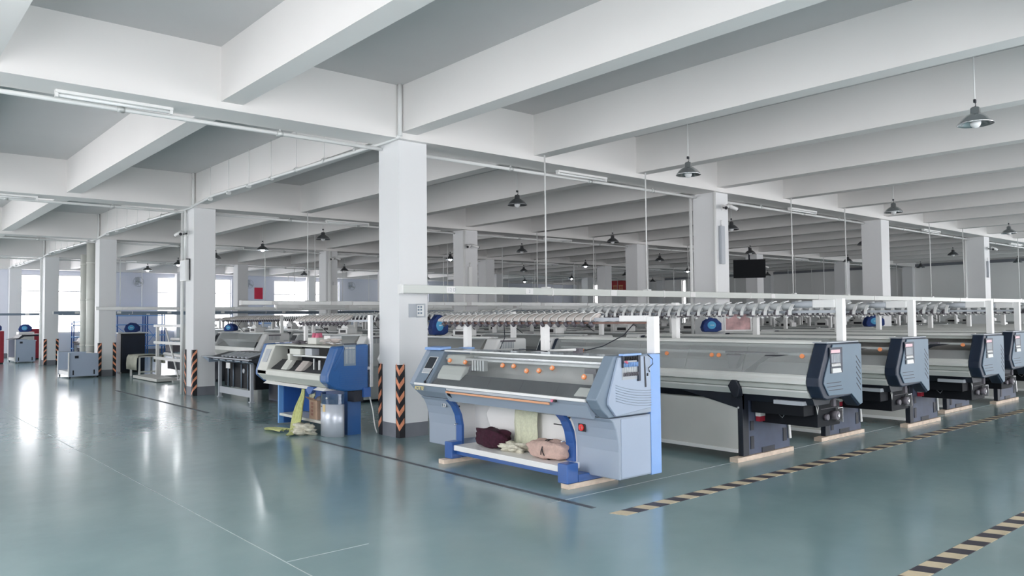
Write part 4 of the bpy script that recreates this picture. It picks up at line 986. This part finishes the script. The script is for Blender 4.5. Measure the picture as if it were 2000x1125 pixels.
# openings: top deck cream, dark inside
B().prism([(0.155, 1.285), (0.17, 1.31), (0.66, 1.32), (0.66, 1.29)], 0.19, E2 - 0.3401).build('top_deck', CREAM, M2, 0.004)
B().box(0.62, 0.66, 0.23, E2 - 0.345, 0.72, 1.289).build('rear_panel', DARK, M2)
B().prism([(0.06, 0.902), (0.28, 1.06), (0.32, 1.0), (0.20, 0.902)], 0.225, E2 - 0.345).build('needle_bed', BED, M2)
B().box(0.21, 0.61, 0.225, E2 - 0.345, 0.74, 0.899).build('machine_body', FEEDD, M2)
B().box(0.20, 0.25, 0.225, E2 - 0.70, 1.13, 1.155).build('yarn_carrier_rail', ALU, M2)
q = B(); q.box(0.16, 0.30, 1.54, 1.62, 1.0, 1.25); q.box(0.16, 0.30, 1.18, 1.62, 1.16, 1.25); q.build('carriage', CREAM, M2, 0.006)
q = B(); q.prism([(0.04, 0.925), (0.12, 0.925), (0.21, 1.05), (0.15, 1.07)], 1.42, 1.62); q.build('carriage_cam_box', CREAM, M2, 0.006)
q = B(); q.prism([(0.04, 0.925), (0.16, 0.93), (0.24, 1.05), (0.18, 1.07)], 0.90, 1.12); q.build('carriage_cam_box', FEED1, M2, 0.006)
q = B(); q.box(0.18, 0.30, 0.82, 1.05, 1.16, 1.26); q.build('yarn_carrier', LGREY, M2); B().box(0.10, 0.12, 0.42, 0.45, 0.96, 1.10).build('yarn_guide', WHITE, M2); B().box(0.10, 0.12, 0.60, 0.62, 0.96, 1.12).build('yarn_guide', ALU, M2)
# stand
B().box(0.22, 0.30, E2 - 0.34, E2 - 0.30, 0.02, 0.66).build('leg', SBLUE, M2)
B().box(0.301, 0.64, E2 - 0.36, E2 - 0.31, 0.02, 0.66).build('leg_panel', BLUE, M2)
B().box(0.60, 0.64, 0.30, E2 - 0.361, 0.20, 0.66).build('back_panel', BLUE, M2)
B().box(0.22, 0.60, 0.50, E2 - 0.361, 0.15, 0.19).build('lower_shelf', CREAM, M2)
B().box(0.44, 0.66, 0.20, 0.32, 0.0, 0.66).build('leg_panel', DBLUE, M2)
B().prism([(0.60, 0.70), (0.80, 0.70), (0.86, 0.64), (0.78, 0.58), (0.70, 0.60), (0.62, 0.67)], 0.10, 0.16, 'x').build('lever', BLUE, M2, 0.006)
B().box(0.44, 0.60, 0.02, 0.2, 0.50, 0.66).build('drive_box', DARK, M2); B().box(0.58, 0.70, -0.02, 0.12, 0.56, 0.70).build('side_bracket', BLUE, M2)
B().box(0.70, 0.755, 0.0, 0.06, 0.70, 1.76).build('rack_post', STEEL, M2, 0.003); B().box(0.70, 0.755, E2 - 0.3, E2 - 0.24, 0.70, 1.70).build('rack_post', WHITE, M2)
B().box(0.66, 0.70, 0.0, E2, 0.96, 1.0).build('rear_rail', LGREY, M2)
B().box(0.72, 0.74, 0.06, E2 + 0.1, 1.66, 1.69).build('yarn_rack', LGREY, M2)
for i in range(13):
    inst('yarn_feeder', FM0, M2.children[-1], (0.73, 0.75 + i * 0.13, 1.71))
# things on and around it
t = thing('plastic_box', 'grey bin of red cones standing on the blue and cream machine', 'box', (5.62, 11.20, 1.32))
B().box(-0.10, 0.10, -0.14, 0.14, 0.0, 0.10).build('bin', CREAM, t, 0.005)
q = B()
for a, b_ in ((-0.04, -0.07), (0.04, 0.0), (-0.03, 0.07)): q.cyl((a, b_, 0.04), (a, b_, 0.17), 0.05, 12, 0.025)
q.build('yarn_cone', PINK, t)
t = thing('cardboard_box', 'small open white carton on top of the blue and cream machine', 'box', (5.70, 10.86, 1.322))
B().box(-0.09, 0.09, -0.10, 0.10, 0, 0.12).build('carton', COLP, t); B().box(-0.10, -0.091, -0.10, 0.10, 0.06, 0.13).build('flap', WHITE, t)
lump('yarn_scraps', (5.52, 10.62, 1.36), (0.08, 0.14, 0.036), FEED1, 'heap of brown and grey yarn scraps on the blue and cream machine', 'yarn', 12, 0, 2, 0.015)
lump('dark_cloth', (5.50, 11.62, 1.345), (0.06, 0.20, 0.025), FEEDD, 'flat dark cloth lying on the blue and cream machine', 'cloth', 13, 0, 2, 0.008)
o = B().tube([(5.55, 10.3, 1.345), (5.5, 10.45, 1.345), (5.42, 10.55, 1.36), (5.45, 10.60, 1.345)], 0.008, 6).build('wrench', STEEL); tag(o, 'bent steel tool lying near the end of the blue machine top', 'tool')
t = thing('cardboard_box', 'brown cardboard box of yarn on the low shelf of the blue machine', 'box', (5.45, 11.02, 0.191))
B().box(0.0, 0.30, -0.13, 0.13, 0.0, 0.28).build('carton', CARD, t); B().prism([(0.0, 0.281), (-0.07, 0.33), (-0.065, 0.335), (0.005, 0.285)], -0.13, 0.13).build('flap', CARD, t)
q = B()
for k_ in range(4):
    q.box(-0.002, -0.0005, 0.0, 0.07, 0.05 + k_ * 0.055, 0.085 + k_ * 0.055)
q.build('print', mat('carton_print', (0.42, 0.22, 0.18), 0.8), t)
q = B()
for k_ in range(5): q.ball((0.06 + 0.045 * k_, -0.06 + 0.05 * (k_ % 3), 0.29), 0.05, 8, 6)
q.build('yarn_filling', FEED1, t)
# silver curved bin
t = thing('metal_bin', 'tall silver sheet metal bin standing before the blue machine leg', 'bin', (5.43, 10.45, 0))
def arc(r, a0, a1, n, cx=0, cy=0, ex=1.0): return [(cx + r * ex * math.cos(a0 + (a1 - a0) * k_ / n), cy + r * math.sin(a0 + (a1 - a0) * k_ / n)) for k_ in range(n + 1)]
ap = arc(0.25, PI * 0.55, PI * 1.5, 14, 0.10, 0.0, 0.8)
q = B(); q.strip(ap, 0.002, 0.47, 0.006, 'z'); q.sm = [len(f_) == 4 for f_ in q.f]; q.build('bin_wall', SILV, t)
q = B(); q.strip(ap, 0.472, 0.62, 0.006, 'z'); q.build('upper_band', clear_mat('smoked_band', (0.30, 0.42, 0.60), 0.35, 0.1, dcol=(0.10, 0.18, 0.32)), t)
B().box(-0.106, -0.101, -0.06, 0.01, 0.36, 0.462).build('paper_note', YNOTE, t); q = B(); q.ball((-0.10, -0.10, 0.56), 0.016, 8, 6); q.build('stud', WHITE, t)
B().box(-0.107, -0.102, 0.03, 0.07, 0.43, 0.44).build('slot', BLACK, t)
# lime fabric
def ribbon(name, pts, ws, ma, lab, cat):
    q = B(); vs = []; fs = []; n = 14
    for i, (p, w_) in enumerate(zip(pts, ws)):
        for k_ in range(n + 1):
            u = k_ / n - 0.5; wv = 0.022 * math.sin(u * 19 + i * 0.6) 
            vs.append((p[0] + wv + (u * w_[1]), p[1] + u * w_[0], max(0.006, p[2] + (0.02 * math.sin(u * 15 + i) if p[2] < 0.1 else 0))))
    for i in range(len(pts) - 1):
        for k_ in range(n): fs.append((i * (n + 1) + k_, i * (n + 1) + k_ + 1, (i + 1) * (n + 1) + k_ + 1, (i + 1) * (n + 1) + k_))
    q.add(vs, fs, True); o = q.build(name, ma); sm = o.modifiers.new('thick', 'SOLIDIFY'); sm.thickness = 0.008; sm.offset = 1
    s2 = o.modifiers.new('smooth', 'SUBSURF'); s2.levels = 1; s2.render_levels = 1
    return tag(o, lab, cat)
ribbon('knitted_fabric', [(5.30, 11.03, 0.66), (5.30, 11.05, 0.55), (5.28, 11.10, 0.42), (5.27, 11.14, 0.28), (5.24, 11.14, 0.15), (5.18, 11.10, 0.06), (5.10, 11.02, 0.03), (5.02, 10.92, 0.03), (4.99, 10.88, 0.02)],
       [(0.08, 0), (0.14, 0), (0.22, 0), (0.30, 0), (0.32, 0), (0.36, 0.05), (0.40, 0.1), (0.36, 0.2), (0.26, 0.2)], LIME, 'lime green knitted fabric hanging from the blue machine down to the floor', 'knitted fabric')
ribbon('knitted_fabric', [(5.12, 11.26, 0.03), (5.08, 11.40, 0.035), (5.04, 11.58, 0.03), (5.0, 11.72, 0.02)], [(0.1, 0.2), (0.1, 0.2), (0.1, 0.16), (0.06, 0.08)], LIME, 'trailing end of lime green fabric spread over the floor', 'knitted fabric')
ribbon('knitted_fabric', [(5.42, 10.98, 0.66), (5.42, 10.95, 0.60), (5.42, 10.98, 0.52), (5.43, 11.02, 0.50)], [(0.10, 0), (0.22, 0), (0.18, 0), (0.1, 0)], GREENF, 'pale green knitted fabric hanging over the cardboard box', 'knitted fabric')
lump('yarn_heap', (5.22, 10.84, 0.075), (0.13, 0.22, 0.075), IVORY, 'heap of ivory yarn on the floor under the blue machine', 'yarn', 21, 0, 2.0, 0.02)
o = B().tube([(5.95, 10.2, 0.55), (5.98, 10.16, 0.35), (5.98, 10.12, 0.18), (6.0, 10.12, 0.08), (6.02, 10.11, 0.02)], 0.010, 6).build('power_cable', PIPE); tag(o, 'white power cable curving down behind the blue machine to the column', 'cable')

# ------------------------------------------------------------ black workbench
t = thing('workbench', 'black workbench with a slotted tilted top and grey legs beside the second column', 'workbench', (6.4, 15.75, 0))
B().prism([(-0.16, 0.86), (-0.16, 0.90), (0.25, 1.0), (0.75, 1.0), (0.75, 0.80), (0.10, 0.78)], -0.3, 1.9).build('bench_top', DARK, t, 0.01)
B().prism([(-0.20, 0.885), (-0.20, 0.905), (-0.14, 0.905), (-0.14, 0.885)], -0.4, 2.35).build('front_rail', LGREY, t)
B().prism([(2.35, 0.90), (1.9, 0.78), (1.9, 0.87)], -0.19, 0.1, 'x').build('end_wedge', GBD, t)
for k_ in range(7):
    yy = -0.1 + k_ * 0.22
    B().prism([(-0.12, 0.915), (0.20, 0.993), (0.19, 1.02), (-0.13, 0.945)], yy, yy + 0.09).build('rib', LGREY, t)
for k_ in range(5): B().prism([(-0.16, 0.84), (-0.05, 0.80), (-0.05, 0.86), (-0.16, 0.86)], -0.25 + k_ * 0.42, 0.05 + k_ * 0.42).build('tray_pocket', GBD, t)
for yy in (0.0, 1.78): B().box(0.0, 0.06, yy, yy + 0.06, 0.02, 0.80).build('leg', LGREY, t); B().box(0.66, 0.72, yy, yy + 0.06, 0.02, 0.80).build('leg', LGREY, t); B().box(-0.02, 0.08, yy - 0.02, yy + 0.08, 0.0, 0.02).build('foot', LGREY, t)
B().box(0.01, 0.04, 0.06, 1.78, 0.10, 0.24).build('front_stretcher', LGREY, t)
B().box(0.12, 0.65, 0.065, 1.775, 0.25, 0.78).build('under_shade_block', MATB, t)  # matt black block added to make the shaded space under the top dark
q = B()
for yy in (0.4, 0.75, 1.2, 1.5): q.cyl((0.10, yy, 0.25), (0.10, yy, 0.76), 0.015, 6)
q.build('under_strut', GBD, t); B().cyl((0.119, 0.62, 0.62), (0.09, 0.62, 0.62), 0.05, 12).build('dial', LGREY, t); B().box(-0.02, -0.005, 1.10, 1.32, 0.66, 0.78).build('label_plate', WHITE, t)
t = thing('cabinet', 'dark blue cabinet standing between the black workbench and the blue machine', 'cabinet', (6.75, 14.25, 0))
B().box(0, 0.7, 0, 1.42, 0.03, 0.78).build('body', mat('midnight_blue', (0.012, 0.022, 0.055), 0.35), t, 0.01); B().box(-0.006, -0.0005, 0.05, 1.37, 0.08, 0.73).build('front_panel', DARK, t); B().box(0.02, 0.68, 0.02, 1.40, 0, 0.0295).build('plinth', BLACK, t)

# ------------------------------------------------------------ blue round bags on machines
def bag(x, y, z, lab, s=1.0, rz=-0.7):
    t = thing('dust_bag', lab, 'blue bag', (x, y, z), 'navy bags with a pale blue oval', rz)
    t.scale = s if isinstance(s, tuple) else (s, s, s)
    prof = [(-0.22, 0.0), (-0.26, 0.10), (-0.20, 0.25), (-0.05, 0.34), (0.12, 0.31), (0.24, 0.20), (0.24, 0.04), (0.12, 0.0)]
    B().prism(prof, -0.02, 0.38).build('bag_body', NAVYF, t, 0.03)
    B().lathe([(0.0, 0.012), (0.07, 0.012), (0.12, 0.006), (0.13, 0.0)], n=20).build('oval_patch', CYAN, t)
    p = t.children[-1]; p.rotation_euler = (PI / 2, 0, 0); p.location = (-0.02, -0.021, 0.165); p.scale = (0.85, 0.75, 1)
    q = B()
    for k_ in range(3): q.box(-0.05 + 0.035 * k_, -0.03 + 0.035 * k_, -0.0375, -0.0345, 0.155, 0.175)
    q.build('patch_print', WHITE, t)
    q = B()
    for k_ in range(4): q.tube([(prof[i][0] * 1.02, 0.06 + k_ * 0.08, prof[i][1] * 1.02 + 0.002) for i in range(1, 7)], 0.006, 5)
    q.build('bag_rib', NAVYF, t)
bag(8.20, 11.55, 1.40, 'navy blue bag with a pale blue oval just beside the nearest column', (0.62, 0.8, 1.05), -0.35)
bag(12.15, 8.50, 1.402, 'navy blue bag with a bright blue oval, on the third slate ended machine', (0.70, 0.6, 0.75), -0.75)
bag(18.75, 8.50, 1.402, 'navy blue bag with a blue oval on the sixth slate ended machine', (0.9, 0.6, 0.8), -0.75)
bag(8.15, 21.6, 1.40, 'navy blue bag beside the second aisle column', 0.62, -0.9)
t = thing('cabinet', 'tall dark cabinet under a navy bag behind the third column', 'cabinet', (6.95, 27.9, 0))
B().box(0, 0.75, 0, 0.55, 0.04, 1.30).build('body', DARK, t, 0.01); B().box(-0.1, 0.85, -0.06, 0.6, 1.301, 1.34).build('top_plate', WHITE, t); B().box(0.04, 0.71, -0.006, -0.0005, 0.1, 1.25).build('door', NAVY, t); B().box(0.03, 0.72, 0.03, 0.52, 0, 0.0395).build('plinth', BLACK, t)
bag(7.3, 27.95, 1.342, 'navy bag with a pale oval on the dark cabinet by the third column', 0.9, -0.35)

# ------------------------------------------------------------ grey machine covers standing in the aisle
def cover_unit(x, y, w_, d, h, lab, extra=False):
    t = thing('machine_cover', lab, 'machine cover', (x, y, 0), 'grey sheet metal covers in the aisle')
    B().prism([(0.02, 0.05), (w_, 0.05), (w_, h - 0.02), (0.25, h), (0.02, h)], 0, 0.03).build('side_panel', GBL, t, 0.008)
    B().prism([(0.02, 0.05), (w_, 0.05), (w_, h - 0.02), (0.25, h), (0.02, h)], d - 0.03, d).build('side_panel', GBL, t, 0.008)
    B().box(w_ - 0.03, w_, 0.031, d - 0.031, 0.05, h - 0.03).build('back_panel', PANEL, t)
    B().box(0, 0.03, -0.03, 0.02, 0.05, h + 0.02).build('front_edge', WHITE, t, 0.004); B().box(0, 0.03, d - 0.02, d + 0.03, 0.05, h + 0.04).build('front_edge', WHITE, t, 0.004)
    B().box(0.03, w_ - 0.031, 0.031, d - 0.031, 0.08, 0.20).build('base_tray', WHITE, t)
    B().box(0.30, 0.33, d * 0.45, d * 0.45 + 0.03, 0.201, h - 0.05).build('inner_rod', DARK, t)
    q = B(); q.box(0.18, 0.28, -0.012, -0.0005, h - 0.16, h - 0.08); q.box(0.12, 0.16, -0.006, -0.0005, 0.10, 0.24); q.box(w_ - 0.14, w_ - 0.10, -0.006, -0.0005, 0.10, 0.24); q.build('handle_slot', DARK, t)
    for a in (0.06, w_ - 0.08):
        for b_ in (0.03, d - 0.06): B().cyl((a, b_, 0.025), (a, b_ + 0.03, 0.025), 0.025, 10).build('caster', DARK, t)
    if extra: B().prism([(-0.12, h), (0.15, h + 0.06), (0.30, h + 0.2), (w_ + 0.3, h + 0.22), (w_ + 0.3, h + 0.14), (0.36, h + 0.12), (0.2, h + 0.02)], 0.2, d - 0.2).build('top_cowl', DARK, t)
cover_unit(5.15, 26.5, 0.83, 1.55, 0.76, 'grey sheet metal machine cover with open front near the third column')
cover_unit(5.45, 38.2, 0.75, 1.8, 0.98, 'grey metal machine cover with dark top, further down the aisle', True)

# ------------------------------------------------------------ bare machine frame and cloth table
t = thing('machine_chassis', 'bare white steel machine frame with rails behind the second column', 'machine frame', (7.2, 22.5, 0))
for yy in (0.0, 2.4):
    B().box(0.0, 0.08, yy, yy + 0.08, 0.05, 1.60).build('post', WHITE, t); B().box(0.8, 0.88, yy, yy + 0.08, 0.05, 1.60).build('post', WHITE, t)
    B().box(-0.25, 1.1, yy - 0.02, yy + 0.10, 0.0, 0.05).build('foot_rail', ALU, t)
for z in (0.55, 1.02, 1.52):
    B().box(-0.03, -0.001, -0.1, 2.6, z, z + 0.08).build('cross_rail', WHITE, t); B().box(0.881, 0.91, -0.1, 2.6, z, z + 0.08).build('cross_rail', WHITE, t)
B().cyl((0.3, 0.1, 0.66), (0.3, 2.6, 0.70), 0.05, 10).cyl((0.5, 0.1, 1.14), (0.5, 2.6, 1.14), 0.05, 10).build('roller', WHITE, t)
B().cyl((0.02, 0.4, 0.08), (0.02, 1.6, 1.5), 0.025, 6).build('diagonal_brace', WHITE, t)
B().box(0.2, 0.7, 0.085, 0.9, 1.10, 1.45).box(0.2, 0.75, 0.09, 2.0, 0.28, 0.50).build('drive_box', DARK, t)
B().box(0.25, 0.6, 1.7, 2.35, 0.78, 0.98).build('gear_case', FEEDD, t); B().box(-0.6, -0.05, 0.3, 2.6, 0.02, 0.10).build('pallet_board', PANEL, t)
t = thing('cloth_covered_table', 'small table draped with pale sage canvas behind the third column', 'table', (6.75, 25.3, 0))
drp = drape('canvas', [(0.0, 0.22), (-0.01, 0.40), (0.0, 0.58), (0.04, 0.66), (0.4, 0.67), (0.76, 0.66), (0.80, 0.58), (0.82, 0.40)], 0.0, 1.1, CANVAS, None, None, 0.02); drp.parent = t
B().box(0.06, 0.74, 0.05, 1.05, 0.60, 0.64).build('tabletop', PANEL, t)
for a in (0.08, 0.68):
    for b_ in (0.08, 0.98): B().box(a, a + 0.05, b_, b_ + 0.05, 0, 0.60).build('leg', WHITE, t)
B().box(0.1, 0.7, 0.1, 0.14, 0.14, 0.18).build('stretcher', CREAM, t)

# ------------------------------------------------------------ far left: benches, racks, red cabinets
def bench(x, y, lab):
    t = thing('workbench', lab, 'workbench', (x, y, 0), 'dark benches near the far windows')
    B().box(0, 0.9, 0, 1.8, 0.78, 0.86).build('bench_top', DARK, t); B().box(0.1, 0.8, 0.05, 1.75, 0.5, 0.58).build('shelf', NAVY, t)
    for a in (0.03, 0.83):
        for b_ in (0.03, 1.72): B().box(a, a + 0.05, b_, b_ + 0.05, 0, 0.78).build('leg', LGREY, t)
    B().prism([(0.1, 0.861), (0.8, 0.861), (0.7, 1.02), (0.2, 1.02)], 0.1, 1.7).build('sloping_rack', NAVY, t)
bench(7.1, 33.6, 'dark workbench seen between the third and fourth columns, the nearer one'); bench(7.6, 36.4, 'dark workbench seen between the third and fourth columns, the farther one')
def shelf(x, y, w_, h, lab):
    t = thing('shelving_rack', lab, 'shelf', (x, y, 0), 'blue steel racks by the far windows')
    for a in (0, w_ - 0.05):
        for b_ in (0, 0.45): B().box(a, a + 0.05, b_, b_ + 0.05, 0, h).build('upright', BLUE, t)
    for z in (0.4, 0.95, 1.5, h - 0.08): B().box(0.0, w_, -0.01, 0.51, z, z + 0.05).build('shelf_board', SBLUE, t)
    B().cyl((0.03, 0.47, 0.4), (w_ - 0.03, 0.47, 1.5), 0.015, 5).cyl((0.03, 0.47, 1.5), (w_ - 0.03, 0.47, 0.4), 0.015, 5).build('cross_brace', SBLUE, t)
shelf(8.35, 41.9, 1.3, 1.75, 'blue steel rack before the far window beyond the fourth column'); shelf(10.6, 43.3, 1.4, 2.05, 'blue steel rack against the lilac wall left of the second column')
shelf(12.05, 43.3, 0.9, 2.05, 'narrow blue steel rack beside the tall window'); shelf(16.6, 42.4, 1.1, 1.95, 'blue steel rack under the small red poster'); shelf(17.9, 42.4, 0.9, 1.95, 'blue steel rack between two far windows')
shelf(27.8, 40.5, 1.2, 1.9, 'blue steel rack far behind the nearest column')
def redcab(x, y, w_, h, lab):
    t = thing('cabinet', lab, 'cabinet', (x, y, 0), 'dark red cabinets near the far wall')
    B().box(0, w_, 0, 0.6, 0.05, h).build('body', DRED, t, 0.01); B().box(0.03, w_ - 0.03, -0.008, -0.0005, 0.1, h - 0.05).build('door', DRED, t); B().box(0.02, w_ - 0.02, 0.02, 0.58, 0, 0.0495).build('plinth', BLACK, t); B().box(w_ * 0.3, w_ * 0.6, -0.012, -0.0085, h * 0.6, h * 0.63).build('handle', WHITE, t)
redcab(4.45, 38.2, 0.62, 1.35, 'dark red cabinet at the edge of the picture by the aisle end'); redcab(6.45, 41.6, 0.55, 1.40, 'dark red cabinet in front of the far window')
bag(4.75, 38.3, 1.352, 'small navy bag on the dark red cabinet at the edge', 0.9, -0.2)
t = thing('cabinet', 'white cabinet carrying a small navy bag before the far window', 'cabinet', (5.95, 40.7, 0)); B().box(0, 0.6, 0, 0.6, 0, 1.28).build('body', WHITE, t, 0.01); B().box(0.03, 0.57, -0.008, -0.0005, 0.05, 1.2).build('door', PANEL, t)
bag(6.2, 40.75, 1.282, 'small navy bag on the white cabinet before the far window', 1.0, -0.2)

# posters, banners, fans
o = B().box(18.28, 18.78, WYF - 0.02, WYF - 0.002, 2.94, 3.61).build('red_poster', REDP); tag(o, 'plain red poster on the lilac wall between far windows', 'poster')
def fan(x, lab):
    t = thing('wall_fan', lab, 'fan', (x, WYF - 0.02, 3.8), 'wall fans on the lilac wall')
    B().box(-0.08, 0.08, -0.02, 0, -0.15, 0.25).build('bracket', LGREY, t)
    q = B(); q.tube([(0.25 * math.cos(a), -0.3, 0.25 * math.sin(a)) for a in [2 * PI * k_ / 24 for k_ in range(25)]], 0.012, 5)
    for k_ in range(12): q.cyl((0, -0.33, 0), (0.25 * math.cos(k_ * PI / 6), -0.3, 0.25 * math.sin(k_ * PI / 6)), 0.004, 4)
    q.build('cage', LGREY, t); B().cyl((0, -0.02, 0), (0, -0.3, 0), 0.05, 10).build('motor', GBD, t)
    for k_ in range(3):
        o = B().box(-0.05, 0.05, -0.003, 0.003, 0.03, 0.22).build('blade', LGREY, t); o.location = (0, -0.31, 0); o.rotation_euler = (0, k_ * 2 * PI / 3, 0)
fan(11.85, 'grey wall fan between the third and second columns'); fan(17.85, 'grey wall fan above the small red poster'); fan(24.5, 'grey wall fan beside the far right window')
t = thing('red_banner', 'red banner with orange characters on the grey end wall', 'banner', (WXR - 0.01, 40.0, 3.5))
B().box(-0.01, 0, -0.95, 0.75, 0.0, 0.95).build('cloth', REDB, t)
q = B()
for c_ in (-0.60, 0.0):
    q.box(-0.013, -0.0105, c_ - 0.02, c_ + 0.42, 0.52, 0.60); q.box(-0.013, -0.0105, c_ + 0.05, c_ + 0.13, 0.08, 0.52); q.box(-0.013, -0.0105, c_ + 0.27, c_ + 0.35, 0.08, 0.52); q.box(-0.013, -0.0105, c_, c_ + 0.40, 0.28, 0.34)
q.build('characters', YEL, t)
o = B().box(WXR - 0.02, WXR - 0.002, 37.0, 37.25, 3.75, 4.5).build('red_banner', REDP); tag(o, 'narrow dark red banner beside the column on the end wall', 'banner')
# shed like extras between rows: white display frame with pink print, white bins
t = thing('display_board', 'white framed board with a pink and grey print beside the navy bag', 'display board', (12.72, 8.60, 1.401), None, -0.75)
B().box(-0.03, 0.0, -0.02, 0.02, 0, 0.36).box(0.46, 0.49, -0.02, 0.02, 0, 0.36).box(0.0, 0.46, -0.02, 0.02, 0.33, 0.36).box(0.0, 0.46, -0.02, 0.02, 0, 0.03).build('frame', WHITE, t); B().box(0.0, 0.46, -0.005, 0.005, 0.03, 0.33).build('print', mat('pink_print', (0.62, 0.40, 0.40), 0.7, noise=0.4, nscale=5), t)
